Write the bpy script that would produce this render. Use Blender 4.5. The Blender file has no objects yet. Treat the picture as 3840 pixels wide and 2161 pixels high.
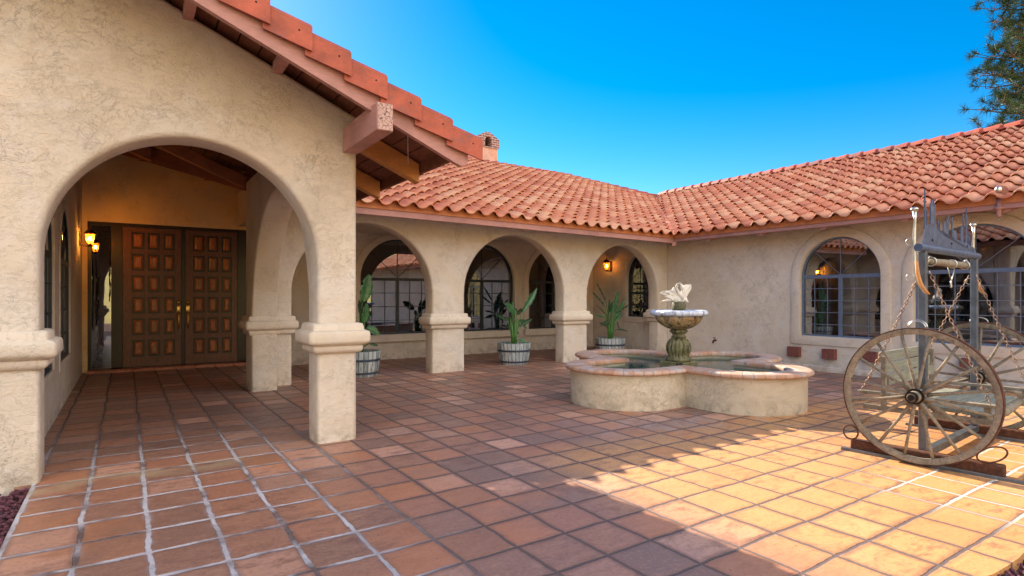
import bpy, bmesh, math, random
from mathutils import Vector, Matrix
from mathutils.geometry import tessellate_polygon
random.seed(7)
R = math.radians
SC = bpy.context.scene
COL = SC.collection

# ---------------------------------------------------------------- camera, world, sun, exposure
cam = bpy.data.cameras.new('camera'); cam.sensor_width = 36; cam.lens = 36 * 2160 / 3840
cam.shift_y = 33.5 / 3840; cam.clip_end = 2000; cam.clip_start = 0.05
camo = bpy.data.objects.new('camera', cam); COL.objects.link(camo)
camo.location = (0, 0, 1.3); camo.rotation_euler = (R(90), 0, -math.atan(1445 / 2160))
SC.camera = camo
SUN_EL = R(28.6)
w = bpy.data.worlds.new('World'); SC.world = w; w.use_nodes = True
nt = w.node_tree; nt.nodes.clear()
sky = nt.nodes.new('ShaderNodeTexSky'); sky.sky_type = 'NISHITA'; sky.sun_disc = False
sky.sun_elevation = SUN_EL; sky.sun_rotation = R(0); sky.air_density = 1.0; sky.dust_density = 0.12; sky.ozone_density = 3.0
hs = nt.nodes.new('ShaderNodeHueSaturation'); hs.inputs['Saturation'].default_value = 1.52
bg = nt.nodes.new('ShaderNodeBackground'); bg.inputs['Strength'].default_value = 0.05
# added fill: pale mottled glow in unseen sky behind the camera, opposite the sun
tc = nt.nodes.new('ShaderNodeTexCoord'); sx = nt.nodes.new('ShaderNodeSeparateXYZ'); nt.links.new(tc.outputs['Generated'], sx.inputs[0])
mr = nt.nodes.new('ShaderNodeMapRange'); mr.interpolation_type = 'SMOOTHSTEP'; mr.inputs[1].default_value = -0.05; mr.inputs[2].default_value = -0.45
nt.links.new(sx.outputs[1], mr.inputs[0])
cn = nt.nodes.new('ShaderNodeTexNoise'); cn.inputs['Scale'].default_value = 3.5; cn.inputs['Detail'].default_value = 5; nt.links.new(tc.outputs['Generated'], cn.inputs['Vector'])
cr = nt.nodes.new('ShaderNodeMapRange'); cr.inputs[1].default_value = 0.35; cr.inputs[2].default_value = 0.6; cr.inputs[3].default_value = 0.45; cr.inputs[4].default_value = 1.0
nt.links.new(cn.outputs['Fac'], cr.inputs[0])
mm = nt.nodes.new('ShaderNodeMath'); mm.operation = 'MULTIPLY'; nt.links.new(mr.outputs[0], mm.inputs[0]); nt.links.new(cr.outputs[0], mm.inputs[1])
sky_fill = nt.nodes.new('ShaderNodeBackground'); sky_fill.inputs['Color'].default_value = (1.0, 0.95, 0.90, 1); sky_fill.inputs['Strength'].default_value = 0.72
wmix = nt.nodes.new('ShaderNodeMixShader'); nt.links.new(mm.outputs[0], wmix.inputs[0]); nt.links.new(bg.outputs[0], wmix.inputs[1]); nt.links.new(sky_fill.outputs[0], wmix.inputs[2])
wo = nt.nodes.new('ShaderNodeOutputWorld')
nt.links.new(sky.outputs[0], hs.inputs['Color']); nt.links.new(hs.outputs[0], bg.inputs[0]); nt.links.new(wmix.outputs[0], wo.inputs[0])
sl = bpy.data.lights.new('sun', 'SUN'); sl.energy = 3.1; sl.angle = R(0.35); sl.color = (1.0, 0.86, 0.66)
so = bpy.data.objects.new('sun', sl); COL.objects.link(so)
sdir = Vector((0.0, math.cos(SUN_EL), math.sin(SUN_EL)))     # towards the sun
so.rotation_euler = sdir.to_track_quat('Z', 'Y').to_euler(); so.location = (0, 30, 20)
SC.view_settings.view_transform = 'Standard'; SC.view_settings.look = 'None'
SC.view_settings.exposure = 2.1; SC.view_settings.gamma = 1
SC.cycles.max_bounces = 8; SC.cycles.diffuse_bounces = 6; SC.cycles.use_denoising = True

# ---------------------------------------------------------------- materials
def newmat(name):
    m = bpy.data.materials.new(name); m.use_nodes = True
    n = m.node_tree.nodes; n.clear()
    out = n.new('ShaderNodeOutputMaterial'); b = n.new('ShaderNodeBsdfPrincipled')
    m.node_tree.links.new(b.outputs[0], out.inputs[0])
    return m, m.node_tree, b
class NB:
    """tiny node builder"""
    def __init__(s, nt): s.nt = nt
    def n(s, t, **kw):
        x = s.nt.nodes.new(t)
        for k, v in kw.items(): setattr(x, k, v)
        return x
    def l(s, a, b): s.nt.links.new(a, b)
    def val(s, sock, v):
        if isinstance(v, (int, float, tuple, list)): sock.default_value = v
        else: s.l(v, sock)
    def math(s, op, a, b=0.0, c=0.0, clamp=False):
        x = s.n('ShaderNodeMath', operation=op); x.use_clamp = clamp
        s.val(x.inputs[0], a); s.val(x.inputs[1], b); s.val(x.inputs[2], c); return x.outputs[0]
    def mix(s, f, a, b, mode='MIX'):
        x = s.n('ShaderNodeMix', data_type='RGBA', blend_type=mode)
        s.val(x.inputs[0], f)
        s.val(x.inputs[6], a if not (isinstance(a, tuple) and len(a) == 3) else a + (1,))
        s.val(x.inputs[7], b if not (isinstance(b, tuple) and len(b) == 3) else b + (1,))
        return x.outputs[2]
    def noise(s, vec, scale, detail=4, rough=0.55, dist=0.0):
        x = s.n('ShaderNodeTexNoise'); x.inputs['Scale'].default_value = scale; x.inputs['Detail'].default_value = detail
        x.inputs['Roughness'].default_value = rough; x.inputs['Distortion'].default_value = dist
        if vec is not None: s.l(vec, x.inputs['Vector'])
        return x.outputs['Fac']
    def ramp(s, f, stops):
        x = s.n('ShaderNodeValToRGB'); e = x.color_ramp.elements
        while len(e) < len(stops): e.new(0.5)
        for i, (p, c) in enumerate(stops):
            e[i].position = p; e[i].color = (c if len(c) == 4 else tuple(c) + (1,)) if isinstance(c, tuple) else (c, c, c, 1)
        s.l(f, x.inputs[0]); return x.outputs[0]
    def sm(s, f, a, b):
        x = s.n('ShaderNodeMapRange', interpolation_type='SMOOTHSTEP')
        s.val(x.inputs[0], f); x.inputs[1].default_value = a; x.inputs[2].default_value = b; return x.outputs[0]
    def bump(s, h, strength, dist, b):
        x = s.n('ShaderNodeBump'); x.inputs['Strength'].default_value = strength; x.inputs['Distance'].default_value = dist
        s.l(h, x.inputs['Height']); s.l(x.outputs[0], b.inputs['Normal']); return x
    def pos(s):
        return s.n('ShaderNodeNewGeometry').outputs['Position']
    def objc(s):
        return s.n('ShaderNodeTexCoord').outputs['Object']
    def sep(s, v):
        x = s.n('ShaderNodeSeparateXYZ'); s.l(v, x.inputs[0]); return x.outputs
    def comb(s, a, b, c=0.0):
        x = s.n('ShaderNodeCombineXYZ'); s.val(x.inputs[0], a); s.val(x.inputs[1], b); s.val(x.inputs[2], c); return x.outputs[0]

def plain(name, col, rough=0.6, metal=0.0, var=0.15, scale=12.0, bump=0.0, bscale=60.0, spec=0.5, stain=None, stretch=None):
    m, t, b = newmat(name); N = NB(t); p = N.objc()
    if stretch:
        mp = N.n('ShaderNodeMapping'); mp.inputs['Scale'].default_value = stretch; N.l(p, mp.inputs[0]); p = mp.outputs[0]
    f = N.noise(p, scale, 6, 0.6)
    d = tuple(c * (1 - var) for c in col); u = tuple(min(1, c * (1 + var)) for c in col)
    c = N.ramp(f, [(0.3, d), (0.7, u)])
    if stain:
        g = N.sm(N.noise(p, scale * 0.45, 5, 0.65), 0.52, 0.66); c = N.mix(g, c, stain)
    N.l(c, b.inputs['Base Color']); b.inputs['Roughness'].default_value = rough; b.inputs['Metallic'].default_value = metal
    b.inputs['Specular IOR Level'].default_value = spec
    if bump: N.bump(N.noise(p, bscale, 5, 0.6), bump, 0.01, b)
    return m

def mk_stucco(name, col, bs=1.0):
    m, t, b = newmat(name); N = NB(t); p = N.pos()
    big = N.noise(p, 1.1, 5, 0.6); mid = N.noise(p, 6, 6, 0.65, 0.4)
    c = N.ramp(big, [(0.3, tuple(x * 0.88 for x in col)), (0.7, tuple(min(1, x * 1.08) for x in col))])
    c = N.mix(N.math('MULTIPLY', N.sm(N.noise(p, 1.7, 6, 0.7, 0.8), 0.42, 0.60), 0.6 * (min(1, bs) if bs < 1.05 else 0.3)), c, tuple(0.25 * x + 0.75 * y for x, y in zip(col, (0.73, 0.69, 0.66))))
    c2 = N.mix(N.math('MULTIPLY', N.sm(mid, 0.52, 0.68), 0.55), c, tuple(x * 0.82 for x in col))
    def line(sc, wd, seed):
        q = N.n('ShaderNodeVectorMath', operation='ADD'); N.l(p, q.inputs[0]); q.inputs[1].default_value = (seed, seed * 2, seed)
        return N.sm(N.math('ABSOLUTE', N.math('SUBTRACT', N.noise(q.outputs[0], sc, 5, 0.6, 1.2), 0.5)), wd, wd * 0.25)
    gate = N.sm(N.noise(p, 2.3, 4, 0.6), 0.44, 0.60)
    ln = N.math('MULTIPLY', N.math('MAXIMUM', line(5.0, 0.010, 3.1), line(9.0, 0.012, 7.7)), gate)
    c2 = N.mix(N.math('MULTIPLY', ln, 0.45), c2, tuple(x * 0.42 for x in col))
    grain = N.noise(p, 130, 4, 0.7)
    c2 = N.mix(N.math('MULTIPLY', N.sm(grain, 0.50, 0.70), 0.35), c2, tuple(x * 0.62 for x in col))
    z = N.sep(p)[2]                       # splash dirt at the foot of the wall, broken up by noise
    dirt = N.math('MULTIPLY', N.sm(z, 0.25, 0.0), N.sm(N.noise(p, 9, 5), 0.4, 0.65))
    c3 = N.mix(N.math('MULTIPLY', dirt, 0.45), c2, (0.22, 0.17, 0.12))
    N.l(c3, b.inputs['Base Color']); b.inputs['Roughness'].default_value = 0.9; b.inputs['Specular IOR Level'].default_value = 0.2
    v = N.n('ShaderNodeTexVoronoi', feature='SMOOTH_F1'); v.inputs['Scale'].default_value = 9; 
    mv = N.n('ShaderNodeMapping'); mv.inputs['Scale'].default_value = (1, 1, 1.7); N.l(p, mv.inputs[0])
    dn = N.n('ShaderNodeTexNoise'); dn.inputs['Scale'].default_value = 7; dn.inputs['Detail'].default_value = 3
    N.l(mv.outputs[0], dn.inputs['Vector'])
    mx = N.n('ShaderNodeVectorMath', operation='MULTIPLY_ADD'); N.l(dn.outputs['Color'], mx.inputs[0]); mx.inputs[1].default_value = (0.35, 0.35, 0.35); N.l(mv.outputs[0], mx.inputs[2])
    N.l(mx.outputs[0], v.inputs['Vector'])
    tr = N.sm(N.noise(mx.outputs[0], 8, 5, 0.65, 0.9), 0.49, 0.54)       # trowel plateaus
    h = N.math('ADD', N.math('MULTIPLY_ADD', ln, -0.9, N.math('MULTIPLY', tr, 0.6)), N.math('ADD', N.math('MULTIPLY', v.outputs['Distance'], 0.5), N.math('MULTIPLY', N.noise(p, 60, 6, 0.7), 0.45)))
    N.bump(h, 0.5 * bs, 0.012, b)
    return m

M = {}
M['stucco'] = mk_stucco('stucco', (0.71, 0.615, 0.515))
M['stucco_entry'] = mk_stucco('stucco_entry', (0.90, 0.66, 0.30), 0.6)  # brighter ochre copy of stucco; porch glow put into the colour
M['trim'] = mk_stucco('stucco_trim', (0.72, 0.625, 0.52), 0.5)
M['fountain_stucco'] = mk_stucco('fountain_stucco', (0.66, 0.565, 0.43), 1.1)
M['pink_stucco'] = mk_stucco('chimney_stucco', (0.62, 0.36, 0.26), 0.6)

def mk_wood(name, col, rough=0.55, cont=0.35, sc=(1, 1, 1), gl=0.4, fine=30):
    m, t, b = newmat(name); N = NB(t); p = N.objc()
    mp = N.n('ShaderNodeMapping'); mp.inputs['Scale'].default_value = sc; N.l(p, mp.inputs[0]); q = mp.outputs[0]
    a = N.noise(q, fine, 6, 0.65, 0.8); bb = N.noise(p, 3.0, 4, 0.6)
    c = N.ramp(a, [(0.3, tuple(x * (1 - cont) for x in col)), (0.52, col), (0.75, tuple(min(1, x * (1 + cont)) for x in col))])
    c = N.mix(N.math('MULTIPLY', N.sm(bb, 0.45, 0.7), 0.5), c, tuple(x * 0.55 for x in col))
    N.l(c, b.inputs['Base Color']); b.inputs['Roughness'].default_value = rough; b.inputs['Specular IOR Level'].default_value = gl
    N.bump(a, 0.3, 0.004, b); return m
M['paint'] = mk_wood('mauve_painted_wood', (0.46, 0.235, 0.21), 0.6, 0.14, (1, 1, 6), 0.3, 9)
M['rafter'] = mk_wood('ochre_rafter', (0.58, 0.26, 0.085), 0.6, 0.18, (1, 1, 5), 0.3, 9)
M['deck'] = mk_wood('roof_boards', (0.22, 0.09, 0.055), 0.7, 0.25, (6, 1, 1), 0.2, 8)
M['beam'] = mk_wood('ceiling_beam', (0.45, 0.17, 0.075), 0.6, 0.25, (1, 1, 5), 0.3, 9)
M['door'] = mk_wood('carved_door_wood', (0.17, 0.065, 0.038), 0.38, 0.6, (5, 5, 0.7), 0.5, 14)
M['door_panel'] = mk_wood('door_panel_wood', (0.40, 0.14, 0.05), 0.32, 0.7, (5, 5, 0.7), 0.55, 12)
M['door_dark'] = mk_wood('dark_door_frame', (0.025, 0.012, 0.01), 0.35, 0.4, (5, 5, 0.7), 0.5, 14)
M['crackwood'] = None

def mk_crack():
    m, t, b = newmat('cracked_end_grain'); N = NB(t); p = N.objc()
    v = N.n('ShaderNodeTexVoronoi', feature='DISTANCE_TO_EDGE'); v.inputs['Scale'].default_value = 34
    wv = N.n('ShaderNodeVectorMath', operation='MULTIPLY_ADD'); nn = N.n('ShaderNodeTexNoise'); nn.inputs['Scale'].default_value = 40; N.l(p, nn.inputs['Vector']); N.l(nn.outputs['Color'], wv.inputs[0]); wv.inputs[1].default_value = (0.03, 0.03, 0.03); N.l(p, wv.inputs[2]); N.l(wv.outputs[0], v.inputs['Vector'])
    k = N.sm(v.outputs['Distance'], 0.01, 0.045)
    N.l(N.mix(k, (0.10, 0.05, 0.04), (0.56, 0.36, 0.32)), b.inputs['Base Color']); b.inputs['Roughness'].default_value = 0.8
    N.bump(k, 0.8, 0.006, b); return m
M['crackwood'] = mk_crack()

def mk_tile_roof(name, col, dark, pale, rough):
    m, t, b = newmat(name); N = NB(t)
    uv = N.n('ShaderNodeUVMap').outputs[0]; s = N.sep(uv)
    fu = N.math('FLOOR', s[0]); fv = N.math('FLOOR', s[1])
    wn = N.n('ShaderNodeTexWhiteNoise', noise_dimensions='2D'); N.l(N.comb(fu, fv), wn.inputs['Vector'])
    p = N.pos(); n1 = N.noise(p, 5, 6, 0.7); n2 = N.noise(p, 0.6, 3)
    c = N.ramp(wn.outputs['Value'], [(0.0, dark), (0.45, col), (1.0, pale)])
    c = N.mix(N.math('MULTIPLY', N.sm(n1, 0.45, 0.75), 0.4), c, dark)
    c = N.mix(N.math('MULTIPLY', N.sm(n2, 0.45, 0.7), 0.25), c, pale)
    g3 = N.sm(N.noise(p, 26, 6, 0.75), 0.56, 0.70); c = N.mix(N.math('MULTIPLY', g3, 0.55), c, (0.17, 0.075, 0.05))
    N.l(c, b.inputs['Base Color']); b.inputs['Roughness'].default_value = rough; b.inputs['Specular IOR Level'].default_value = 0.7; b.inputs['Coat Weight'].default_value = 0.25; b.inputs['Coat Roughness'].default_value = 0.22; b.inputs['Coat IOR'].default_value = 1.6
    N.bump(N.noise(p, 45, 5, 0.7), 0.25, 0.006, b)
    return m
M['rooftile'] = mk_tile_roof('clay_roof_tile', (0.54, 0.165, 0.068), (0.42, 0.11, 0.045), (0.64, 0.33, 0.19), 0.5)
M['raketile'] = plain('clay_rake_tile', (0.40, 0.085, 0.045), 0.6, 0, 0.3, 6, 0.35, 50, stain=(0.24, 0.085, 0.075))
M['closure'] = plain('eave_closure_clay', (0.50, 0.17, 0.06), 0.7, 0, 0.2, 9)
M['hole'] = plain('dark_hole', (0.01, 0.008, 0.008), 0.8)

def mk_floor():
    m, t, b = newmat('saltillo_floor'); N = NB(t); p = N.pos()
    nz = N.n('ShaderNodeTexNoise'); nz.inputs['Scale'].default_value = 2.2; nz.inputs['Detail'].default_value = 2; N.l(p, nz.inputs['Vector'])
    nf = N.n('ShaderNodeTexNoise'); nf.inputs['Scale'].default_value = 16; nf.inputs['Detail'].default_value = 4; N.l(p, nf.inputs['Vector'])
    ox = N.sep(nz.outputs['Color']); of = N.sep(nf.outputs['Color']); s = N.sep(p)
    x = N.math('ADD', N.math('MULTIPLY_ADD', ox[0], 0.045, -0.0225), N.math('ADD', s[0], N.math('MULTIPLY_ADD', of[0], 0.016, -0.008)))
    y = N.math('ADD', N.math('MULTIPLY_ADD', ox[1], 0.045, -0.0225), N.math('ADD', s[1], N.math('MULTIPLY_ADD', of[1], 0.016, -0.008)))
    cx = N.math('DIVIDE', N.math('SUBTRACT', x, 0.102 - 6.35), 0.3175)
    cy = N.math('DIVIDE', N.math('SUBTRACT', y, 3.46 - 6.56), 0.328)
    ix = N.math('FLOOR', cx); iy = N.math('FLOOR', cy)
    fx = N.math('FRACT', cx); fy = N.math('FRACT', cy)
    ex = N.math('MINIMUM', fx, N.math('SUBTRACT', 1, fx)); ey = N.math('MINIMUM', fy, N.math('SUBTRACT', 1, fy))
    cell = N.comb(ix, iy); wn = N.n('ShaderNodeTexWhiteNoise', noise_dimensions='2D'); N.l(cell, wn.inputs['Vector'])
    wc = N.sep(wn.outputs['Color'])
    e = N.math('MINIMUM', ex, ey)
    ec = N.math('MINIMUM', e, N.math('MULTIPLY', N.math('ADD', ex, ey), 0.62))       # softly rounded corners
    # left third of the patio: wide joints with pale efflorescence
    left = N.sm(N.math('ADD', s[0], N.math('MULTIPLY', ox[2], 0.8)), 2.0, 1.2)
    front = N.sm(s[1], 7.5, 4.8)
    lf = N.math('MULTIPLY', left, front)
    wdt = N.math('ADD', N.math('MULTIPLY', lf, N.math('MULTIPLY', N.sm(N.noise(p, 9, 5, 0.7), 0.35, 0.65), 0.022)), N.math('MULTIPLY_ADD', N.noise(p, 30, 3), 0.012, 0.013))
    tile = N.sm(N.math('SUBTRACT', ec, wdt), 0.0, 0.022)
    # tile colour
    base = N.ramp(wn.outputs['Value'], [(0.0, (0.23, 0.145, 0.12)), (0.25, (0.29, 0.17, 0.135)), (0.5, (0.36, 0.185, 0.13)), (0.72, (0.39, 0.18, 0.12)), (0.88, (0.40, 0.24, 0.19)), (1.0, (0.62, 0.34, 0.25))])
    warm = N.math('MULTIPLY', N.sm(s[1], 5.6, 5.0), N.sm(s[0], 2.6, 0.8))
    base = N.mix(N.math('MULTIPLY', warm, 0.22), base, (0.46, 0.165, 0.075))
    rt = N.math('MULTIPLY', N.sm(s[0], 2.3, 3.2), N.sm(s[1], 4.2, 3.4))  # sun patch: golden sunlight put into the tile colour here
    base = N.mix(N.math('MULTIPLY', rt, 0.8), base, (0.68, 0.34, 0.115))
    vo = N.n('ShaderNodeVectorMath', operation='MULTIPLY_ADD'); N.l(wn.outputs['Color'], vo.inputs[0]); vo.inputs[1].default_value = (9, 9, 9); N.l(p, vo.inputs[2])
    st = N.n('ShaderNodeMapping'); st.inputs['Scale'].default_value = (1, 2.2, 1); N.l(vo.outputs[0], st.inputs[0])
    mot = N.noise(st.outputs[0], 7, 7, 0.7, 0.4)
    base = N.mix(N.math('MULTIPLY', N.sm(mot, 0.46, 0.64), N.math('MULTIPLY_ADD', wc[1], 0.6, 0.1)), base, (0.17, 0.082, 0.058))
    base = N.mix(N.math('MULTIPLY', N.sm(mot, 0.46, 0.3), 0.35), base, (0.58, 0.30, 0.18))
    fine = N.noise(p, 42, 7, 0.78)
    base = N.mix(N.math('MULTIPLY', N.sm(fine, 0.50, 0.66), 0.45), base, (0.13, 0.065, 0.05))
    base = N.mix(N.math('MULTIPLY', N.sm(fine, 0.48, 0.34), 0.25), base, (0.66, 0.40, 0.28))
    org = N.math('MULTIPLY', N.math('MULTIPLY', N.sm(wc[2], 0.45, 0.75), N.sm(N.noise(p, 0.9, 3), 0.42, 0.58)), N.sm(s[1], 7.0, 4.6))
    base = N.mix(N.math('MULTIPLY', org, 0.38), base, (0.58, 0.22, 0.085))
    spots = N.sm(N.noise(p, 38, 3, 0.5), 0.68, 0.73)
    base = N.mix(N.math('MULTIPLY', spots, 0.7), base, (0.06, 0.03, 0.02))
    edge = N.sm(ec, 0.14, 0.04)
    base = N.mix(N.math('MULTIPLY', edge, N.math('MULTIPLY_ADD', wc[0], 0.5, 0.1)), base, (0.17, 0.085, 0.065))
    # hard-water haze round the fountain
    dx = N.math('SUBTRACT', s[0], 5.3); dy = N.math('SUBTRACT', s[1], 4.3)
    dd = N.math('SQRT', N.math('ADD', N.math('MULTIPLY', dx, dx), N.math('MULTIPLY', dy, dy)))
    wsh = N.math('MULTIPLY', N.sm(dd, 1.9, 0.6), N.sm(N.noise(p, 2.6, 6, 0.7, 1.0), 0.48, 0.72))
    base = N.mix(N.math('MULTIPLY', wsh, 0.45), base, (0.50, 0.46, 0.47))
    # grout
    gn = N.noise(p, 2.2, 4, 0.6)
    gcol = N.mix(N.math('MULTIPLY', lf, N.sm(gn, 0.36, 0.56)), (0.13, 0.09, 0.085), (0.56, 0.54, 0.58))
    gcol = N.mix(N.math('MULTIPLY', N.sm(s[0], 3.9, 4.5), N.math('MULTIPLY', N.sm(s[1], 2.3, 1.7), 0.8)), gcol, (0.66, 0.60, 0.56))
    col = N.mix(tile, gcol, base)
    haze = N.math('MULTIPLY', lf, N.math('MULTIPLY', N.sm(N.math('SUBTRACT', ec, wdt), 0.09, 0.0), N.sm(N.noise(p, 5, 5, 0.7), 0.45, 0.65)))
    col = N.mix(N.math('MULTIPLY', haze, 0.55), col, (0.42, 0.35, 0.38))
    # old cement ridge across the doorway arch
    ln = N.math('ABSOLUTE', N.math('SUBTRACT', N.math('ADD', s[1], N.math('MULTIPLY_ADD', ox[1], 0.12, -0.06)), 5.02))
    rl = N.math('MULTIPLY', N.sm(ln, 0.2, 0.05), N.math('MULTIPLY', N.sm(s[0], 1.0, 0.55), N.sm(N.noise(p, 4, 4), 0.35, 0.6)))
    col = N.mix(N.math('MULTIPLY', rl, 0.5), col, (0.48, 0.38, 0.24))
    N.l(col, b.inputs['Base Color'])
    rg = N.math('MULTIPLY_ADD', N.noise(p, 6, 5, 0.65), 0.35, 0.32)
    N.l(N.math('ADD', rg, N.math('MULTIPLY', N.math('SUBTRACT', 1, tile), 0.3)), b.inputs['Roughness'])
    b.inputs['Specular IOR Level'].default_value = 0.45
    pil = N.sm(ec, 0.0, 0.16)
    h = N.math('ADD', N.math('ADD', N.math('MULTIPLY', tile, 0.9), N.math('MULTIPLY', pil, 0.5)), N.math('ADD', N.math('MULTIPLY', wc[1], 0.3), N.math('MULTIPLY_ADD', fine, 0.35, N.math('MULTIPLY', mot, 0.25))))
    N.bump(h, 0.75, 0.008, b)
    return m
M['floor'] = mk_floor()

def mk_ground(name, a, bcol, c, sc=0.8):
    m, t, b = newmat(name); N = NB(t); p = N.pos()
    f = N.noise(p, sc, 8, 0.7); g = N.noise(p, sc * 9, 6, 0.7)
    col = N.ramp(f, [(0.3, a), (0.55, bcol), (0.75, c)])
    col = N.mix(N.math('MULTIPLY', N.sm(g, 0.60, 0.68), 0.6), col, tuple(x * 0.3 for x in a))
    N.l(col, b.inputs['Base Color']); b.inputs['Roughness'].default_value = 0.95
    N.bump(g, 0.6, 0.1, b); return m
M['ground'] = mk_ground('dry_ground', (0.17, 0.085, 0.06), (0.22, 0.12, 0.085), (0.27, 0.17, 0.12), 2.0)
M['hill'] = mk_ground('dry_grass_hill', (0.50, 0.38, 0.14), (0.62, 0.47, 0.17), (0.40, 0.36, 0.14), 0.16)

def mk_glass():
    m, t, b = newmat('window_glass'); N = NB(t)
    t.nodes.remove(b); out = [x for x in t.nodes if x.type == 'OUTPUT_MATERIAL'][0]
    gl = N.n('ShaderNodeBsdfGlossy'); gl.inputs['Roughness'].default_value = 0.015; gl.inputs['Color'].default_value = (0.93, 0.95, 1, 1)
    tr = N.n('ShaderNodeBsdfTransparent'); tr.inputs['Color'].default_value = (0.42, 0.52, 0.62, 1)
    lw = N.n('ShaderNodeLayerWeight'); lw.inputs['Blend'].default_value = 0.35
    f = N.math('MULTIPLY_ADD', lw.outputs['Fresnel'], 0.85, 0.20, clamp=True)
    nb = N.n('ShaderNodeBump'); nb.inputs['Strength'].default_value = 0.02; nb.inputs['Distance'].default_value = 0.02
    N.l(N.noise(N.pos(), 2.5, 2), nb.inputs['Height']); N.l(nb.outputs[0], gl.inputs['Normal'])
    mx = N.n('ShaderNodeMixShader'); N.l(f, mx.inputs[0]); N.l(tr.outputs[0], mx.inputs[1]); N.l(gl.outputs[0], mx.inputs[2])
    N.l(mx.outputs[0], out.inputs[0]); return m
M['glass'] = mk_glass()
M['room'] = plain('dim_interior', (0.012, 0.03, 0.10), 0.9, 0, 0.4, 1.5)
M['curtain'] = plain('pale_curtain', (0.50, 0.53, 0.58), 0.9, 0, 0.1, 4)
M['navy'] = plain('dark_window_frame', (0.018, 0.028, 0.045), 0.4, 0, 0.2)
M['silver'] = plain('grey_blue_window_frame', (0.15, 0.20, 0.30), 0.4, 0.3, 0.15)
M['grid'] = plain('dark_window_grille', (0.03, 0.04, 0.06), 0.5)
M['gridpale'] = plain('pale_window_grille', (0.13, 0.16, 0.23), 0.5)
M['gold'] = plain('polished_brass', (0.80, 0.55, 0.16), 0.25, 1.0, 0.1)
M['iron'] = plain('black_iron', (0.02, 0.016, 0.015), 0.5, 0.6, 0.3, 30)
M['lampiron'] = plain('bronzed_lamp_iron', (0.06, 0.022, 0.015), 0.5, 0.6, 0.4, 30)
M['rust'] = plain('rusty_iron', (0.12, 0.05, 0.03), 0.8, 0.4, 0.45, 30, 0.4, 90)
M['chainmetal'] = plain('dull_brown_chain', (0.30, 0.20, 0.15), 0.55, 0.5, 0.4, 30)
M['steel'] = plain('weathered_blue_steel', (0.085, 0.12, 0.20), 0.5, 0.3, 0.35, 14, 0.2, 60)
M['postmetal'] = plain('grey_painted_steel_post', (0.15, 0.17, 0.20), 0.4, 0.6, 0.35, 9, 0.2, 60)
M['chrome'] = plain('worn_nickel', (0.55, 0.55, 0.52), 0.3, 0.9, 0.3, 20)
M['oldwood'] = mk_wood('grey_weathered_wood', (0.27, 0.23, 0.175), 0.85, 0.45, (1, 1, 1), 0.2, 26)
M['plank'] = mk_wood('pale_weathered_plank', (0.27, 0.27, 0.22), 0.8, 0.35, (0.6, 8, 8), 0.2, 9)
M['brick'] = plain('red_corbel_brick', (0.20, 0.065, 0.05), 0.85, 0, 0.25, 18, 0.4, 60)
M['threshold'] = plain('step_tile_clay', (0.45, 0.18, 0.11), 0.6, 0, 0.3, 7, 0.2, 50)
M['leaf'] = plain('broad_green_leaf', (0.035, 0.13, 0.045), 0.32, 0, 0.35, 6, 0, 40, 0.6)
M['leafdark'] = plain('old_dark_leaf', (0.02, 0.05, 0.025), 0.5, 0, 0.4, 9)
M['stalk'] = plain('green_leaf_stalk', (0.07, 0.19, 0.04), 0.45, 0, 0.3, 9)
M['soil'] = plain('potting_soil', (0.03, 0.022, 0.018), 0.95, 0, 0.4, 30, 0.6, 60)
M['marble'] = plain('weathered_white_stone', (0.66, 0.62, 0.56), 0.55, 0, 0.12, 12, 0.3, 60, stain=(0.36, 0.30, 0.22))
M['pebble'] = plain('mossy_pebble_stone', (0.10, 0.09, 0.045), 0.7, 0, 0.5, 30, 0.9, 55)

def mk_bowl(name, top, mid, low):
    m, t, b = newmat(name); N = NB(t); p = N.objc(); z = N.sep(p)[2]
    c = N.mix(N.sm(N.noise(p, 16, 6, 0.75), 0.42, 0.6), mid, top)
    mp = N.n('ShaderNodeMapping'); mp.inputs['Scale'].default_value = (1, 1, 0.18); N.l(p, mp.inputs[0])
    c = N.mix(N.sm(N.noise(mp.outputs[0], 20, 5, 0.7), 0.5, 0.62), c, low)
    N.l(c, b.inputs['Base Color']); b.inputs['Roughness'].default_value = 0.6
    N.bump(N.noise(p, 50, 5, 0.7), 0.5, 0.008, b); return m
M['bowl'] = mk_bowl('rust_streaked_bowl', (0.50, 0.40, 0.26), (0.36, 0.22, 0.08), (0.07, 0.035, 0.012))
M['rim'] = mk_bowl('blue_grey_bowl_rim', (0.72, 0.74, 0.80), (0.50, 0.56, 0.70), (0.16, 0.18, 0.26))
M['bulb'] = mk_bowl('mossy_pedestal_stone', (0.22, 0.19, 0.09), (0.12, 0.11, 0.045), (0.025, 0.022, 0.012))
M['water'] = None
def mk_water():
    m, t, b = newmat('pool_water'); N = NB(t)
    b.inputs['Base Color'].default_value = (0.006, 0.085, 0.075, 1); b.inputs['Roughness'].default_value = 0.04
    b.inputs['IOR'].default_value = 1.5
    N.bump(N.noise(N.pos(), 14, 3), 0.12, 0.02, b); return m
M['water'] = mk_water()

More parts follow.
